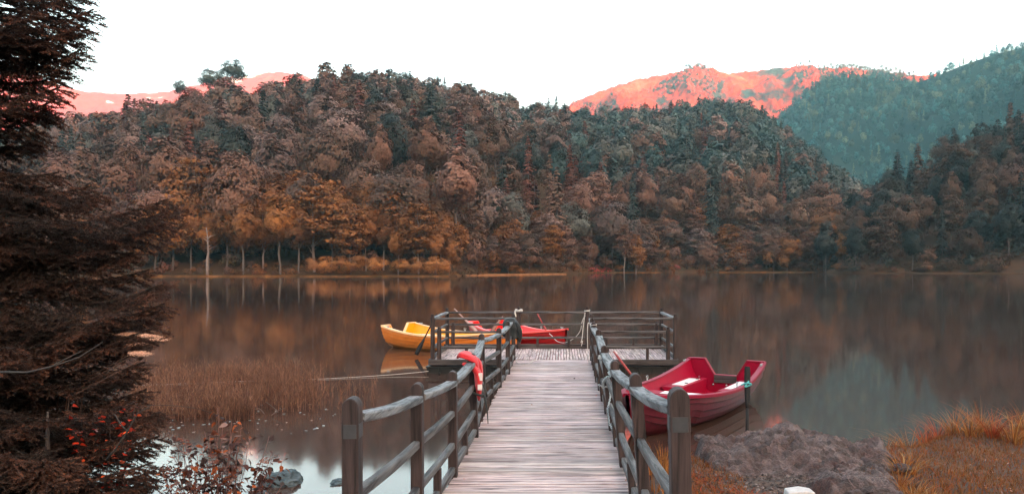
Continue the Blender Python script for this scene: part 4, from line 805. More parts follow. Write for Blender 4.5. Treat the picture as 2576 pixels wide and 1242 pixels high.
rope('rope', [P(1865, 968, 11.25), P(1878, 963, 11.2), P(1890, 966, 11.2), P(1874, 972, 11.2), P(1884, 958, 11.22)], .012, 'turquoise cord lashing the dark oar to the crimson boat', mat='rope')
bpy.data.objects[-1] if False else None
M['cyan'] = m_plain('turquoise cord', (.10, .42, .42), .9, .2, 30); [o for o in COL.objects if o.get('label', '').startswith('turquoise')][0].data.materials[0] = M['cyan']
oar(P(1098, 790, 20.6), P(1046, 893, 19.9), 'oardark', 'dark oar slanting from the orange boat down into the water')
oar(P(1143, 776, 21.6), P(1200, 834, 21.3), 'oarpink', 'pale pink oar propped in the orange boat')
oar(P(1265, 795, 21.9), P(1234, 838, 21.6), 'oarbrown', 'brown oar resting across the bright red boat near the black jacket')
oar(P(1352, 789, 21.7), P(1378, 838, 21.4), 'oarred', 'thin red oar leaning on the bow side of the bright red boat', .3, .035)

# ---------------------------------------------------------------- near plants and stones
M['needle'] = m_leaf('spruce needles', obj=False, rough=.6, spec=.3); M['leaf'] = m_leaf('autumn leaves', rough=.6, spec=.12, trans=.15); M['reed'] = m_leaf('reeds', rough=.8); M['grass'] = m_leaf('grass blades', rough=.7, trans=.2)
def ribbons(B, D, L, Wd, bend, seg=3, up=None):
    """curved tapering blades: base points, horizontal lean directions, lengths, widths, bend"""
    n = len(B); g = RNG; side = np.stack([-D[:, 1], D[:, 0], np.zeros(n)], 1); a = g.uniform(-1.2, 1.2, n); ca, sa = np.cos(a)[:, None], np.sin(a)[:, None]; side = side * ca + D * sa; V = []
    for i in range(seg + 1):
        s = i / seg; h = L * (s - bend * .35 * s * s); o = L * bend * s ** 1.8
        c = B + D * o[:, None] + np.array([0, 0, 1.0]) * h[:, None]; w_ = (Wd * (1 - s * .93))[:, None] * .5
        V += [c - side * w_, c + side * w_]
    V = np.stack(V, 1).reshape(-1, 3); k = 2 * (seg + 1); base = (np.arange(n) * k)[:, None]; Fa = np.concatenate([base + np.array([2 * i, 2 * i + 1, 2 * i + 3, 2 * i + 2]) for i in range(seg)], 1).reshape(-1, 4); return V, Fa
def rdir(n, g=RNG): a = g.uniform(0, 6.283, n); return np.stack([np.cos(a), np.sin(a), np.zeros(n)], 1)
def colmix(cols, n, var=.25): c = np.array(cols)[RNG.integers(0, len(cols), n)]; return c * RNG.uniform(1 - var, 1 + var, (n, 1))
def stuff_blades(name, B, D, L, Wd, bend, cols, mat, lab, seg=3, thing=None):
    V, Fa = ribbons(B, D, L, Wd, bend, seg); C = np.repeat(colmix(cols, len(B)), seg, 0); o = bpy.data.objects.new(name, np_mesh(name, V, Fa, mat, False, C)); link(o)
    return tag(o, lab, *(thing if thing else ('grass', None, 'stuff')))
# reeds: masses whose feet stand in the lake
def reed_patch(n, pxr, dr, hr, wd=.008, seed=0):
    g = np.random.default_rng(seed); px = g.uniform(*pxr, n); d = g.uniform(*dr, n); return np.stack([(px - CX) / F * d, d, np.full(n, -.05)], 1), g.uniform(*hr, n)
parts = [reed_patch(5200, (330, 850), (12.4, 16.2), (.20, .42), seed=1), reed_patch(1500, (330, 640), (11.7, 12.6), (.2, .4), seed=2), reed_patch(1200, (640, 850), (13.2, 15.6), (.30, .60), seed=3), reed_patch(170, (800, 950), (12.6, 15.5), (.18, .42), seed=4), reed_patch(800, (330, 850), (15.5, 17.5), (.22, .38), seed=5)]
B = np.concatenate([p[0] for p in parts]); Lr = np.concatenate([p[1] for p in parts]); k = np.array([noise.noise(Vector((x * 1.6, y * 1.6, 0))) for x, y, _ in B]); edge = (B[:, 0] / B[:, 1] * F + CX - 770) / 60; keep = (k > -.28) & ((edge < RNG.uniform(-1, 1, len(B))) | (np.arange(len(B)) > 7900) & (np.arange(len(B)) < 8070)); B, Lr = B[keep], Lr[keep] * (1 + .7 * k[keep]) * RNG.uniform(.75, 1.25, keep.sum())
stuff_blades('reeds', B, rdir(len(B)), Lr, RNG.uniform(.006, .013, len(B)), RNG.uniform(.0, .28, len(B)), [(.15, .068, .045), (.10, .046, .033), (.22, .11, .075), (.075, .036, .028)], M['reed'], 'brown reed bed standing in the shallow water behind the spruce', 4)
# fuzzy tops of the reed bed: small bent leaves
m_ = 15000; idx = RNG.integers(0, len(B), m_); s = RNG.uniform(.35, 1.0, m_); B2 = B[idx] + np.stack([RNG.normal(size=m_) * .03, RNG.normal(size=m_) * .03, Lr[idx] * s * .95], 1)
stuff_blades('reeds', B2, rdir(m_), RNG.uniform(.05, .16, m_), RNG.uniform(.004, .009, m_), RNG.uniform(.4, 1.3, m_), [(.17, .075, .048), (.12, .055, .038), (.24, .12, .07)], M['reed'], 'tangled dry leaves on top of the reed bed', 2)
# turf and grasses of the right bank
n = 130000; x = RNG.uniform(1.2, 9.0, n); y = RNG.uniform(5.2, 12.0, n); z = np.array([bank_z(a, b) for a, b in zip(x, y)]); kk = np.array([noise.noise(Vector((a * .9, b * .9, 5))) for a, b in zip(x, y)])
ok = (z > .05) & ((x > 3.6 + .25 * np.sin(y * 2)) | ((y < 7.3) & (kk > -.1)) | ((x < 1.75) & (y < 9)) | (kk > .42) | ((x > 2.85) & (y < 8.0))); x, y, z, kk = x[ok], y[ok], z[ok], kk[ok]; n = len(x)
stuff_blades('turf', np.stack([x, y, z - .01], 1), rdir(n), RNG.uniform(.03, .09, n) * (1 + .6 * kk), RNG.uniform(.005, .010, n), RNG.uniform(.2, 1.0, n), [(.19, .070, .018), (.25, .095, .026), (.12, .045, .016), (.16, .075, .028), (.28, .06, .016)], M['grass'], 'short orange brown turf on the right bank', 2)
def tuft(px, d, n, L, cols, lab, grp, sp=.10, lean=(.3, 1.0), cat='grass tuft', zz=None):
    c = G_(px, d, 0); z = bank_z(c.x, d) if zz is None else zz; D = rdir(n); B = np.array([[c.x, d, z - .02]]) + D * RNG.uniform(0, sp, (n, 1)); V, Fa = ribbons(B - np.array([c.x, d, z]), D, RNG.uniform(L * .5, L, n), RNG.uniform(.007, .016, n), RNG.uniform(*lean, n) * RNG.uniform(.6, 1.8, n), 5)
    o = bpy.data.objects.new('grass_tuft', np_mesh('grass_tuft', V, Fa, M['grass'], False, np.repeat(colmix(cols, n), 5, 0))); link(o); o.location = (c.x, d, z); return tag(o, lab, cat, grp)
OG = [(.30, .10, .022), (.36, .14, .04), (.25, .07, .02), (.34, .18, .07)]; RG = [(.34, .06, .018), (.30, .09, .03), (.26, .04, .016)]
g1 = 'orange grass tufts along the edge of the right bank'
for i, (px, d, n, L) in enumerate([(2240, 9.6, 40, .30), (2262, 9.5, 50, .36), (2300, 9.7, 46, .30), (2345, 10.0, 50, .34), (2385, 10.2, 60, .38), (2420, 10.3, 50, .34), (2455, 10.6, 60, .32), (2480, 10.2, 55, .38), (2520, 10.6, 70, .36), (2555, 10.4, 80, .40), (2590, 10.7, 90, .44), (2440, 9.5, 60, .34), (2500, 9.4, 70, .36), (2550, 9.2, 70, .40), (2580, 9.8, 80, .38), (2330, 9.4, 40, .24), (2228, 9.3, 50, .34), (2285, 9.3, 60, .36), (2360, 9.7, 70, .40), (2400, 9.8, 70, .40), (2470, 9.8, 70, .42)]):
    tuft(px, d, int(n * .9), L * 1.25, OG if i % 3 else RG, 'orange grass tuft at the water edge of the right bank', g1, .10 + .02 * (i % 3))
for px, d, n, L in ((2275, 7.9, 60, .34), (2262, 7.5, 50, .30), (2300, 7.2, 70, .26), (2340, 7.0, 60, .22), (2290, 8.3, 30, .22)): tuft(px, d, n, L, OG, 'orange grass tuft growing against the right end of the rock mound', 'grass tufts beside the rock mound', .12)
for px, d, n, L in ((1672, 8.3, 40, .40), (1655, 8.0, 36, .34), (1690, 7.8, 40, .34), (1648, 7.3, 30, .30), (1700, 7.1, 40, .28)): tuft(px, d, n, L, [(.30, .12, .035), (.40, .15, .04)], 'thin upright grass tuft between the right handrail and the crimson boat', 'thin grass tufts beside the right handrail', .14, (.05, .35))
for px, d, n, L in ((1780, 7.6, 60, .12), (1820, 7.3, 60, .12), (1905, 7.0, 60, .13), (1765, 6.8, 60, .12), (1790, 6.55, 70, .13), (1890, 6.45, 70, .12), (1960, 6.95, 50, .10), (1745, 7.8, 50, .14), (1800, 7.0, 46, .10), (1870, 6.9, 40, .10), (1880, 7.15, 60, .12), (1760, 7.2, 40, .12), (1980, 6.75, 40, .09), (2060, 6.8, 40, .10), (1840, 6.6, 60, .12), (1935, 6.6, 50, .12)): tuft(px, d, n, L, RG, 'small red orange plant before the rock mound', 'small red orange plants in front of the rock mound', .12, (.5, 1.6), 'plant')
# ---- rock mound
def ridge_pts(x): return np.interp(x, [1.40, 1.7, 2.0, 2.25, 2.55, 2.9, 3.15, 3.4, 3.65, 3.80, 3.95], [.36, .40, .42, .52, .56, .44, .36, .40, .40, .28, .05])
def mound(nm, loc, lab):
    nx, ny = 300, 210; V = []; X0, X1, Y0, Y1 = 1.36, 3.95, 6.55, 9.35
    for i in range(nx):
        x = X0 + (X1 - X0) * i / (nx - 1)
        for j in range(ny):
            y = Y0 + (Y1 - Y0) * j / (ny - 1)
            wx = x + .10 * noise.noise(Vector((x * 2, y * 2, 3))); wy = y + .12 * noise.noise(Vector((x * 2, y * 2, 9)))
            e1 = smoothstep(X0, X0 + .22, wx) * (1 - smoothstep(2.88 + .30 * (wy - 6.7), 3.12 + .32 * (wy - 6.7), wx)); back = 1 - smoothstep(8.75, 9.15, wy); frontline = np.interp(wx, [1.4, 1.9, 2.4, 3.0, 3.9], [7.9, 7.55, 6.75, 6.62, 6.7]); front = smoothstep(frontline - .1, frontline + .35, wy)
            env = float(e1 * back * front); h = .90 * float(ridge_pts(wx)) * (.72 + .28 * float(smoothstep(7.9, 8.7, wy)))
            hol = math.exp(-(((wx - 2.30) / .42) ** 2 + ((wy - 7.75) / .42) ** 2)); h2 = h - .17 * hol; st = .55 + .45 * (1 - hol)
            p = Vector((x * 9, y * 6.5, 0)); c, pt = noise.voronoi(p + Vector((noise.noise(p * .7), noise.noise(p * .7 + Vector((9, 0, 0))), 0)) * .8); peb = (1 - min(1, c[0] * 1.25)) ** .6
            p2 = Vector((x * 22, y * 17, 2)); c2, _ = noise.voronoi(p2); 
            h3 = h2 + (.056 * peb + .026 * (1 - min(1, c2[0] * 1.3)) + .05 * noise.fractal(Vector((x * 2.3, y * 2.3, 1)), 1, 2, 5)) * st + .008 * noise.noise(Vector((x * 50, y * 50, 0)))
            V.append((x - loc[0], y - loc[1], -.12 + (h3 + .12) * env ** .7 - loc[2]))
    m, t, b = newmat('conglomerate rock'); v = coords(t); vo = N(t, 'ShaderNodeTexVoronoi', Scale=11.0); nn = tex(t, v, 2.2, 5); t.links.new(v, vo.inputs['Vector']); hs = N(t, 'ShaderNodeSeparateColor'); t.links.new(vo.outputs['Color'], hs.inputs[0])
    c1 = ramp(t, hs.outputs[0], [(0, (.058, .038, .034)), (.5, (.115, .078, .073)), (1, (.185, .135, .128))]); c2 = ramp(t, nn, [(.36, (.55, .32, .28)), (.55, (1.0, .95, .95)), (.8, (1.1, 1.1, 1.15))]); cc = mul(t, c1, c2); n9 = tex(t, v, 55, 5, .7)
    cc = mul(t, cc, ramp(t, n9, [(.32, (.45, .42, .42)), (.55, (1, 1, 1)), (.75, (1.35, 1.35, 1.4))])); nw = tex(t, v, 6, 5, .7); f = ramp(t, nw, [(.70, (0, 0, 0)), (.73, (1, 1, 1))]); mm = N(t, 'ShaderNodeMix', data_type='RGBA'); t.links.new(f, mm.inputs[0]); t.links.new(cc, mm.inputs[6]); mm.inputs[7].default_value = (.62, .58, .58, 1)
    t.links.new(mm.outputs[2], b.inputs['Base Color']); b.inputs['Roughness'].default_value = .8; bump(t, b, n9, 1.0, .03); M["rock"] = m
    o = bpy.data.objects.new(nm, np_mesh(nm, V, grid_faces(nx, ny), m, False)); link(o); o.location = loc; return tag(o, lab, 'rock')
mound('rock_mound', (2.6, 7.9, .2), 'long lumpy mauve grey rock mound with a dirt hollow beside the crimson boat')
def stone(loc, sx, sy, sz, seed, mat, lab, name='rock', grp=None, rz=0.0):
    import bmesh
    bm = bmesh.new(); bmesh.ops.create_icosphere(bm, subdivisions=5, radius=1.0)
    for v in bm.verts:
        p = v.co.copy(); q = 1 + .30 * noise.noise(p * 1.3 + Vector((seed, 0, 0))) + .12 * noise.ridged_multi_fractal(p * 2 + Vector((seed, 3, 0)), 1, 2, 4, 1, 2) - .12 + .03 * noise.noise(p * 9); v.co = Vector((p.x * sx * q, p.y * sy * q, p.z * sz * q))
    me = bpy.data.meshes.new(name); bm.to_mesh(me); bm.free(); me.materials.append(mat); o = bpy.data.objects.new(name, me); link(o); o.location = loc; o.rotation_euler = (0, 0, rz); return tag(o, lab, 'rock', grp)
M['slate'] = m_ground('wet slate', [(.3, (.02, .03, .035)), (.6, (.07, .09, .10)), (.8, (.17, .18, .18))], 9, bumpd=.02); M['slate'].node_tree.nodes['Principled BSDF'].inputs['Roughness'].default_value = .45
stone(onz(712, 1212, .0), .215, .20, .12, 3, M['slate'], 'dark slate rock standing out of the bright water left of the walkway', rz=-.15)
stone(onz(850, 1215, -.01), .085, .10, .045, 8, M['slate'], 'small flat dark stone in the water behind the left end post')
stone(onz(836, 1226, -.02), .03, .04, .03, 5, M['slate'], 'tiny stone tip poking from the water beside the flat dark stone')
stone(onz(655, 1247, -.01), .08, .08, .05, 12, M['slate'], 'rounded grey stone under the shrub at the bottom edge')
for i, (px, py, d, s) in enumerate([(1762, 1090, 9.0, .06), (1700, 1100, 9.05, .07), (1790, 1093, 9.1, .05), (1850, 1100, 8.9, .05), (2120, 1108, 8.9, .07), (2160, 1115, 8.8, .06), (2235, 1140, 8.3, .06), (2270, 1165, 7.9, .07), (2200, 1225, 6.9, .09), (2150, 1232, 6.8, .07), (2240, 1238, 6.8, .06)]):
    p = P(px, py + 6, d); stone((p.x, p.y, p.z - .02), s * 1.2, s, s * .6, 20 + i, M['rock'], 'loose mauve stone lying on the edge of the rock mound', 'rock', 'loose stones on the rock mound')
# gravel and crumbs on the mud before the mound
n = 2600; gx = RNG.uniform(1.25, 3.0, n); gy = RNG.uniform(5.9, 8.0, n); gz = np.array([bank_z(a, b) for a, b in zip(gx, gy)]); r = RNG.uniform(.005, .022, n) ** 1.0; oc = np.array([[1, 0, 0], [0, 1, 0], [-1, 0, 0], [0, -1, 0], [0, 0, .7], [0, 0, -.7]], float)
V = (oc[None] * RNG.uniform(.6, 1.3, (n, 6, 1)) * r[:, None, None]) + np.stack([gx, gy, gz + r * .3], 1)[:, None]; tri = np.array([[0, 1, 4], [1, 2, 4], [2, 3, 4], [3, 0, 4], [1, 0, 5], [2, 1, 5], [3, 2, 5], [0, 3, 5]])
Fa = (tri[None] + (np.arange(n) * 6)[:, None, None]).reshape(-1, 3); o = bpy.data.objects.new('gravel', np_mesh('gravel', V.reshape(-1, 3), Fa, M['reed'], False, np.repeat(colmix([(.08, .055, .05), (.10, .072, .068), (.045, .035, .032), (.15, .12, .115)], n), 8, 0))); link(o); tag(o, 'small stones and crumbs on the dark mud before the rock mound', kind='stuff')
# white kerb block
p = onz(2010, 1232, .30); mb = MB(); 
mb.add([(-.125, -.09, 0), (.02, -.10, 0), (.135, -.08, 0), (.13, .09, 0), (.015, .10, 0), (-.12, .09, 0), (-.115, -.08, .10), (.02, -.09, .115), (.125, -.072, .10), (.12, .08, .10), (.015, .09, .115), (-.11, .08, .10)],
       [(0, 5, 4, 1), (1, 4, 3, 2), (6, 7, 10, 11), (7, 8, 9, 10), (0, 1, 7, 6), (1, 2, 8, 7), (2, 3, 9, 8), (3, 4, 10, 9), (4, 5, 11, 10), (5, 0, 6, 11)]); o = mb.build('stone_block', m_plain('pale concrete', (.50, .46, .45), .85, .2, 14)); o.location = (p.x, p.y, .20); tag(o, 'pale worn concrete block at the foot of the rock mound', 'block'); q = o.modifiers.new('b', 'BEVEL'); q.width = .012; q.segments = 2
# litter: leaves on the deck, scraps on the ground
def leaf_patch(pts, name, lab, cat, cols, size, zfun, lay=.35, kind=None, group=None):
    n = len(pts); C = np.array([[x, y, zfun(x, y) + .006] for x, y in pts]); Nn = np.stack([RNG.normal(size=n) * lay, RNG.normal(size=n) * lay, np.ones(n)], 1); V, Fa = leafquads(C, Nn, RNG.uniform(size * .6, size, n)); o = bpy.data.objects.new(name, np_mesh(name, V, Fa, M['leaf'], False, colmix(cols, n))); link(o); return tag(o, lab, cat, group, kind)
for i, (px, py, c, s) in enumerate([(1537, 1179, (.45, .06, .05), .022), (1583, 1226, (.55, .12, .10), .016), (1575, 1208, (.5, .25, .18), .016), (1597, 1213, (.38, .10, .08), .018), (1500, 995, (.4, .1, .08), .024), (1338, 1018, (.55, .22, .18), .02), (1168, 1205, (.4, .12, .1), .014), (1455, 951, (.16, .09, .08), .03), (1445, 952, (.1, .07, .07), .03)]):
    d = 3534 / (py - 695); x = (px - CX) / F * d; leaf_patch([(x, d)], 'fallen_leaf', 'single curled %s leaf lying on the deck boards' % ('dark' if i > 6 else 'red brown'), 'leaf', [c], s, lambda a, b: deck_z(b), group='curled %s leaves on the deck' % ('dark' if i > 6 else 'red brown'))
n = 420; pts = [(random.uniform(1.5, 6.5), random.uniform(6.2, 8.8)) for _ in range(n)]; pts = [q for q in pts if (q[0] > 3.9 or q[1] < 7.0)]
leaf_patch(pts, 'fallen_leaves', 'scattered fallen leaves on the turf and mud of the right bank', 'leaves', [(.35, .16, .12), (.45, .28, .22), (.2, .09, .06), (.3, .12, .04), (.26, .15, .13)], .018, lambda a, b: bank_z(a, b) + .02, .6, 'stuff')
pud = MB(); pp = onz(1800, 1222, .24); pts = [(pp.x + (.16 + .05 * math.sin(3 * a)) * math.cos(a), 6.75 + (.16 + .05 * math.cos(2 * a)) * math.sin(a), 0) for a in [6.283 * i / 22 for i in range(22)]]
zc = max(bank_z(a, b) for a, b, _ in pts) + .004; pud.add([(a, b, zc) for a, b, _ in pts], [tuple(range(22))]); o = pud.build('puddle', M['water']); tag(o, kind='structure')
# ---------------------------------------------------------------- the big spruce at the left edge
def bough_data(L, seed, needles=640):
    g = np.random.default_rng(seed); segs = []      # twig segments (p0, p1)
    def curve(s): return np.array([s * L, 0, -.16 * L * math.sin(s * 2.6) + .05 * L * s * s])
    N0 = 12; pts = [curve(i / N0) for i in range(N0 + 1)]
    for i in range(N0): segs.append((pts[i], pts[i + 1], 1 if i > 2 else .3))
    s = .12; side = 1
    while s < .985:
        p = curve(s); ln = (.46 * (1 - s) ** .75 + .08) * g.uniform(.7, 1.15) * min(1, L); a = side * g.uniform(.65, .95); d = np.array([math.cos(a), math.sin(a), g.uniform(-.50, .02)]); d /= np.linalg.norm(d); q = p.copy(); m_ = max(3, int(ln / .05))
        for k in range(m_):
            d2 = d + np.array([.05, 0, -.02 * k]); q2 = q + d2 * ln / m_; segs.append((q, q2, 1))
            if k > 0 or m_ < 5:
                for sd in (-1, 1):
                    tl = g.uniform(.07, .15) * (1 - .6 * k / m_); b_ = a + sd * g.uniform(.6, 1.0); e = np.array([math.cos(b_), math.sin(b_), g.uniform(-.5, .1)]); segs.append((q, q + e * tl, 1))
            q = q2
        s += g.uniform(.026, .042) / max(L, .6); side = -side
    P0 = np.array([a for a, _, _ in segs]); P1 = np.array([b for _, b, _ in segs]); wt = np.array([c for _, _, c in segs]); ln = np.linalg.norm(P1 - P0, axis=1); cnt_ = np.maximum(1, (ln * needles * wt).astype(int)); idx = np.repeat(np.arange(len(segs)), cnt_); n = len(idx); u = g.uniform(0, 1, (n, 1))
    B = P0[idx] * (1 - u) + P1[idx] * u; T = (P1 - P0)[idx] / ln[idx][:, None]; R_ = g.normal(size=(n, 3)); R_[:, 2] += .35; R_ -= T * (R_ * T).sum(1, keepdims=True); R_ = unit(R_); dr = unit(T * .75 + R_ * .8); nl = g.uniform(.010, .017, n)[:, None]; sd = unit(np.cross(dr, g.normal(size=(n, 3)))) * .0019
    V = np.stack([B - sd, B + sd, B + dr * nl + sd * .3, B + dr * nl - sd * .3], 1).reshape(-1, 3); Fa = np.arange(4 * n).reshape(n, 4)
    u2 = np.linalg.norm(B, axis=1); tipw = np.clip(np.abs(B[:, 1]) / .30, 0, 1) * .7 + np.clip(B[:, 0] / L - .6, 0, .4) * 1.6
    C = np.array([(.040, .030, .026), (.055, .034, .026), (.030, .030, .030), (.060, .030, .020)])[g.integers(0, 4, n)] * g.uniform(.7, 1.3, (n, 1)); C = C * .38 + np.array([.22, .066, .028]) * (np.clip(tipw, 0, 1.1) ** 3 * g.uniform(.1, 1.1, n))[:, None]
    # twig wood
    n2 = len(segs); td = (P1 - P0) / ln[:, None]; sw = unit(np.cross(td, np.array([[0.1, .2, 1.0]]))) * (.0022 + .006 * (np.arange(n2) < N0)[:, None]); sv = np.cross(td, sw)
    V2 = np.concatenate([np.stack([P0 - sw, P0 + sw, P1 + sw * .8, P1 - sw * .8], 1), np.stack([P0 - sv, P0 + sv, P1 + sv * .8, P1 - sv * .8], 1)]).reshape(-1, 3); F2 = np.arange(8 * n2).reshape(-1, 4) + len(V); C2 = np.tile([.07, .045, .04], (2 * n2, 1))
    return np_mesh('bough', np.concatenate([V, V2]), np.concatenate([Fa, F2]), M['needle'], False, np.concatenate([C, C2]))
BT = [(L, bough_data(L, 60 + i)) for i, L in enumerate((.55, .75, 1.0, 1.25, 1.5, 1.75, 2.0))]
sx, sy = (-165 - CX) / F * 5.5, 5.5; spr = empty('spruce_tree', (sx, sy, .2), label='huge dark spruce filling the left edge with drooping brown needled boughs', cat='tree')
mb = MB(); mb.tube([(0, 0, -.3), (0, 0, 1.5), (.02, 0, 3.5), (0, 0, 7.5)], [.17, .14, .10, .03], 12); mb.build('trunk', M['barkdark'], spr, True)
def bough(tip, z0=None, k=None):
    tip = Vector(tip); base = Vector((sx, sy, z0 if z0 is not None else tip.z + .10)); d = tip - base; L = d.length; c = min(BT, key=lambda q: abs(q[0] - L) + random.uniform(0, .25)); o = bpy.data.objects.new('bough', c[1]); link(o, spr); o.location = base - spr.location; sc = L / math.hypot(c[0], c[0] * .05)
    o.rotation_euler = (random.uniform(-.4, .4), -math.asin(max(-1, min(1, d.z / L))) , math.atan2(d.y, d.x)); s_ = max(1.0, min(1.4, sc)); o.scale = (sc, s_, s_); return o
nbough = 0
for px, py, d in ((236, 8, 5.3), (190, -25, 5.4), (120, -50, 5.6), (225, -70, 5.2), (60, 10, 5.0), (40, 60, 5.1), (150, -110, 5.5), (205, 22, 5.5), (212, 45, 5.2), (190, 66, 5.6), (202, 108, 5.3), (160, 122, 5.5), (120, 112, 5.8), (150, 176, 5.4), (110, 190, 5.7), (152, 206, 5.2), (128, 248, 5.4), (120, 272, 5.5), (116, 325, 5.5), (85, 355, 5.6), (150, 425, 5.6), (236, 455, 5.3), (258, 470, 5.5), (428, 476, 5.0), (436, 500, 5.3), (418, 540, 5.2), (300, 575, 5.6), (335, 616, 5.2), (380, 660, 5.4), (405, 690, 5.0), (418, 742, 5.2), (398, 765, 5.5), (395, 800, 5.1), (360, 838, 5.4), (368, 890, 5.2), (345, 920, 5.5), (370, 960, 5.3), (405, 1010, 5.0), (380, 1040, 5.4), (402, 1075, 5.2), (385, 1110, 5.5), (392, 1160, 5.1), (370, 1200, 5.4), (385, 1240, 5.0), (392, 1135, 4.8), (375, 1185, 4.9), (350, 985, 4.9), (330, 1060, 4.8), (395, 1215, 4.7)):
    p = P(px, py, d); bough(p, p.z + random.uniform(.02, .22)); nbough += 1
zr = [(-.2, 1.5), (.5, 1.55), (1.2, 1.5), (1.9, 1.48), (2.35, 1.25), (2.75, 1.05), (3.0, .55), (3.35, .40), (3.7, .45), (4.1, .5), (4.6, .5), (5.5, .4)]
while nbough < 98:
    z = .1 + 3.9 * random.random() ** 1.5; R_ = np.interp(z, [a for a, _ in zr], [b for _, b in zr]) * random.uniform(.72, 1.0); a = random.uniform(-1.5, .5); nbough += 1
    tip = Vector((sx + math.cos(a) * R_, sy + math.sin(a) * R_ * .8, z)); bough(tip, z + random.uniform(.05, .3))
M['stalk2'] = m_plain('dead twig', (.045, .036, .033), .8, .2, 20)
yx, yy = (120 - CX) / F * 4.9, 4.9; yng = empty('spruce_tree', (yx, yy, .25), label='low bushy young spruce in the bottom left corner under the huge one', cat='tree')
mb = MB(); mb.tube([(0, 0, -.2), (0, 0, .7), (0, 0, 1.15)], [.035, .022, .006], 8); mb.build('trunk', M['barkdark'], yng, True)
for i in range(74):
    z = -.05 + 1.0 * random.random() ** 1.2; R_ = (.30 + .62 * (1 - z / 1.15)) * random.uniform(.75, 1.1); a = random.uniform(-2.9, .6); tip = Vector((math.cos(a) * R_, math.sin(a) * R_ * .8, z + random.uniform(-.02, .12))); d = tip - Vector((0, 0, z)); L = d.length; c = min(BT, key=lambda q: abs(q[0] - L) + random.uniform(0, .1))
    o = bpy.data.objects.new('bough', c[1]); link(o, yng); o.location = (0, 0, z); o.rotation_euler = (random.uniform(-.5, .5), -math.asin(max(-1, min(1, d.z / L))), math.atan2(d.y, d.x)); o.scale = (L / c[0], 1.05, 1.05)
# bare grey twig crossing the lower boughs
mb = MB(); q = [P(0, 935, 4.4), P(70, 936, 4.35), P(130, 922, 4.3), P(200, 898, 4.3), P(258, 860, 4.3)]; mb.tube(q, [.006, .006, .005, .004, .002], 6); mb.tube([q[2], P(160, 905, 4.3), P(210, 880, 4.32)], [.006, .004, .002], 5); o = mb.build('dead_branch', M['stalk2'], smooth=True); tag(o, 'bare grey twig caught across the dark lower boughs of the spruce', 'branch')
mb = MB(); q = [P(268, 1155, 4.6), P(290, 1130, 4.55), P(320, 1085, 4.5), P(345, 1040, 4.5), P(378, 1020, 4.5)]; mb.tube(q, [.006, .006, .005, .003, .002], 6); mb.tube([q[2], P(300, 1062, 4.5), P(288, 1040, 4.5)], [.005, .003, .002], 5); o = mb.build('dead_branch', M['stalk2'], smooth=True); tag(o, 'pale broken branch sticking up beside the glowing red leaves', 'branch')
# ---------------------------------------------------------------- leafy plants
def leafy(name, root, stems, lab, cat, cols, leaf=(.03, .055), per=26, droop=.5, seed=0, curl=.5, stemc=(.16, .07, .06)):
    g = np.random.default_rng(seed); VV, FF, CC = [], [], []; off = 0; e = empty(name, root, label=lab, cat=cat); mb = MB(); root = Vector(root)
    for tip in stems:
        tip = Vector(tip) - root; base = Vector((tip.x * .25 + g.normal() * .03, tip.y * .3 + g.normal() * .03, -.05)); pts = []
        for i in range(9):
            s = i / 8; p = base.lerp(tip, s) + Vector((0, 0, .10 * math.sin(s * 3.1))) * (1 if s < 1 else 1) + Vector((g.normal(), g.normal(), g.normal())) * .008; pts.append(p)
        mb.tube(pts, [.0045 * (1 - .7 * i / 8) for i in range(9)], 5)
        for k in range(per):
            s = 1 - .85 * (k / per) ** 1.15 * g.uniform(.85, 1); i = min(7, int(s * 8)); p = pts[i].lerp(pts[i + 1], s * 8 - i); a = g.uniform(0, 6.283); dirv = np.array([math.cos(a), math.sin(a), -droop * g.uniform(.2, 1.6) + .25]); dirv /= np.linalg.norm(dirv); ln = g.uniform(*leaf); sd = np.cross(dirv, g.normal(size=3) * .35 + np.array([0, 0, 1])); sd /= np.linalg.norm(sd); nn = np.cross(sd, dirv); w_ = ln * g.uniform(.26, .42); p0 = np.array(p) + dirv * g.uniform(.004, .03); c = g.uniform(-curl, curl) * ln
            row = []
            for t_, ww in ((0, .05), (.3, .9), (.62, .85), (1, .03)):
                b0 = p0 + dirv * ln * t_ + nn * c * t_ ** 2; row += [b0 - sd * w_ * ww + nn * w_ * .35 * ww, b0, b0 + sd * w_ * ww + nn * w_ * .35 * ww]
            VV += row; FF += [(off + r * 3 + q, off + r * 3 + q + 1, off + (r + 1) * 3 + q + 1, off + (r + 1) * 3 + q) for r in range(3) for q in (0, 1)]; off += 12
            cc = np.array(cols[g.integers(0, len(cols))]) * g.uniform(.6, 1.3); CC += [cc] * 6
    mb.build('stems', m_plain('stem ' + name, stemc, .7, .2, 20), e, True); o = bpy.data.objects.new('leaves', np_mesh('leaves', np.array(VV), np.array(FF), M['leaf'], False, np.array(CC))); link(o, e); return e
rt = Vector(((560 - CX) / F * 4.7, 4.7, .30)); RB = [(.06, .022, .018), (.09, .032, .024), (.035, .018, .016), (.30, .07, .02), (.24, .14, .12), (.16, .05, .03), (.08, .055, .05), (.05, .02, .016), (.04, .02, .018)]
stems = []
for i in range(72):
    px = random.uniform(395, 690); top = np.interp(px, [395, 450, 520, 560, 620, 660, 690], [1130, 1100, 1060, 1040, 1070, 1100, 1160]); py = top + 10 + random.random() ** 1.3 * 175; stems.append(P(px, py, random.uniform(4.3, 5.1)))
stems += [P(546, 1030, 4.7), P(604, 1066, 4.6), P(672, 1096, 4.6), P(684, 1130, 4.7), P(430, 1095, 4.7), P(705, 1225, 4.6), P(760, 1240, 4.5), P(716, 1160, 4.7)]
leafy('leafy_shrub', rt, stems, 'wilting shrub with curled dark red and orange leaves before the bright water', 'shrub', RB, (.024, .050), 26, .6, 5, .8)
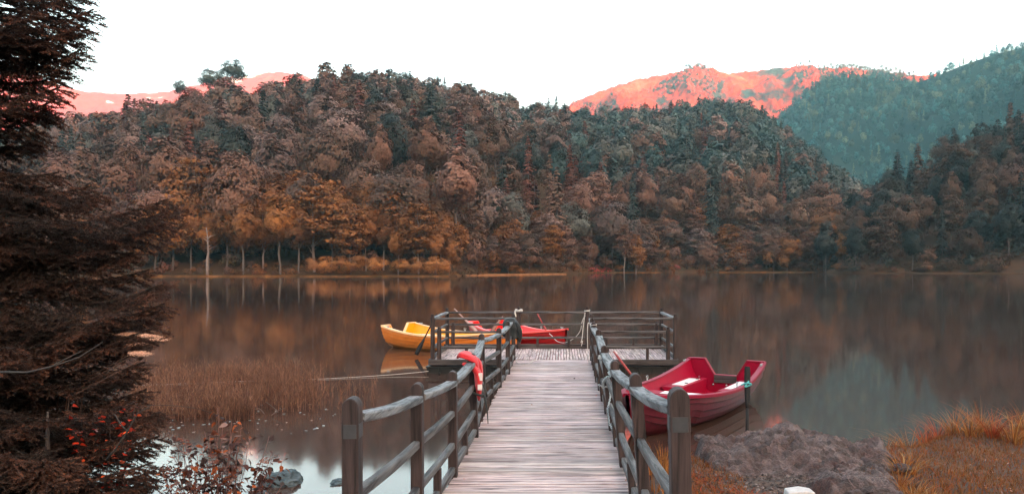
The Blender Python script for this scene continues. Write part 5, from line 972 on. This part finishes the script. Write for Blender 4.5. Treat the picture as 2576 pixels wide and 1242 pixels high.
rt = Vector(((260 - CX) / F * 5.0, 5.0, .3)); leafy('leafy_shrub', rt, [P(random.uniform(170, 345), random.uniform(1020, 1095), random.uniform(4.75, 5.0)) for _ in range(12)] , 'glowing scarlet leaves seen between the spruce boughs', 'shrub', [(.45, .035, .012), (.5, .07, .02), (.35, .025, .01)], (.035, .06), 10, .3, 9, .3, (.03, .012, .01))
M['stalk'] = m_plain('dry stalk', (.07, .035, .025), .8, .2, 20)
def umbel(px, py, d, r, tilt, lab, grp):
    c = P(px, py, d); root = Vector((c.x - .75, c.y + .25, .3)); e = empty('umbel', root, label=lab, cat='seed head', group=grp); mb = MB(); cc = c - root; mid = Vector((cc.x * .30, cc.y * .4, cc.z * .80)); mb.tube([(0, 0, -.1), tuple(mid), tuple(cc - Vector((-.0, 0, .04)))], [.006, .004, .003], 6); rays = []
    for i in range(30):
        a = random.uniform(0, 6.283); q = r * math.sqrt(random.random()); p = cc + Vector((math.cos(a) * q, math.sin(a) * q * .9, math.cos(a) * q * tilt + .012 * (1 - (q / r) ** 2))); rays.append(p); mb.tube([tuple(cc - Vector((0, 0, .04))), tuple(p)], [.0014, .001], 3)
    mb.build('stalk', M['stalk'], e, True); n = 1100; idx = RNG.integers(0, 30, n); C = np.array([tuple(x) for x in rays])[idx] + RNG.normal(size=(n, 3)) * np.array([.010, .010, .0035]); V, Fa = leafquads(C, RNG.normal(size=(n, 3)) + np.array([0, 0, 1]), RNG.uniform(.002, .004, n)); o = bpy.data.objects.new('seeds', np_mesh('seeds', V, Fa, M['leaf'], False, colmix([(.80, .42, .28), (.70, .36, .24), (.85, .55, .42)], n))); link(o, e); return e
umbel(386, 849, 5.0, .080, -.22, 'flat peach seed head reaching out furthest past the spruce', None); umbel(342, 868, 5.1, .055, .1, 'small peach seed head just left of the furthest one', None); umbel(352, 890, 4.9, .065, -.1, 'drooping peach seed head below the other seed heads', None); umbel(318, 842, 5.2, .07, .05, 'peach seed head half hidden by the spruce needles', None)
# long arching grass stems over the water, broken reed and floating scraps
for q, lab in (([P(330, 1022, 4.9), P(410, 1018, 5.0), P(500, 1028, 5.2), P(580, 1058, 5.4)], 'upper long straw arching out of the spruce over the water'), ([P(390, 1128, 4.9), P(440, 1112, 5.0), P(500, 1118, 5.2), P(560, 1145, 5.3)], 'lower short straw arching over the bright water')):
    rope('straw', q, .0016, lab, 'straw', 'stalk2', 8)
for i, (px, py) in enumerate(((990 - 325, 1040), (682, 1044), (700, 1036))):
    p = onz(px, py, .02); rope('reed_stem', [p, p + Vector((.10 * (1 if i % 2 else -1), .05, .07)), p + Vector((.20 * (1 if i % 2 else -1), .02, .13 * (i + 1) * .4))], .006, 'broken pale reed lying on the water before the reed bed', 'reed', 'bark', group='broken pale reeds before the reed bed')
pts = [tuple(onz(random.uniform(430, 900), random.uniform(1015, 1090), 0)[:2]) for _ in range(70)]; leaf_patch(pts, 'floating_leaves', 'small pale scraps floating on the water before the reed bed', 'leaves', [(.4, .5, .52), (.25, .3, .32), (.5, .35, .3)], .035, lambda a, b: .002, .04, 'stuff')

# ---------------------------------------------------------------- evening haze in the valley air
mb = MB(); mb.box((-5600, -5600, -2.6), (5600, 4600, 1500)); hm = bpy.data.materials.new('haze'); hm.use_nodes = True; t = hm.node_tree
for n_ in list(t.nodes):
    if n_.type == 'BSDF_PRINCIPLED': t.nodes.remove(n_)
pv = t.nodes.new('ShaderNodeVolumePrincipled'); pv.inputs['Density'].default_value = HAZE_D; pv.inputs['Color'].default_value = (.46, .90, 1.0, 1); pv.inputs['Anisotropy'].default_value = 0.1
t.links.new(pv.outputs[0], t.nodes['Material Output'].inputs['Volume'])
o = mb.build('haze', hm); tag(o, 'pale blue green evening haze', 'haze', kind='stuff')
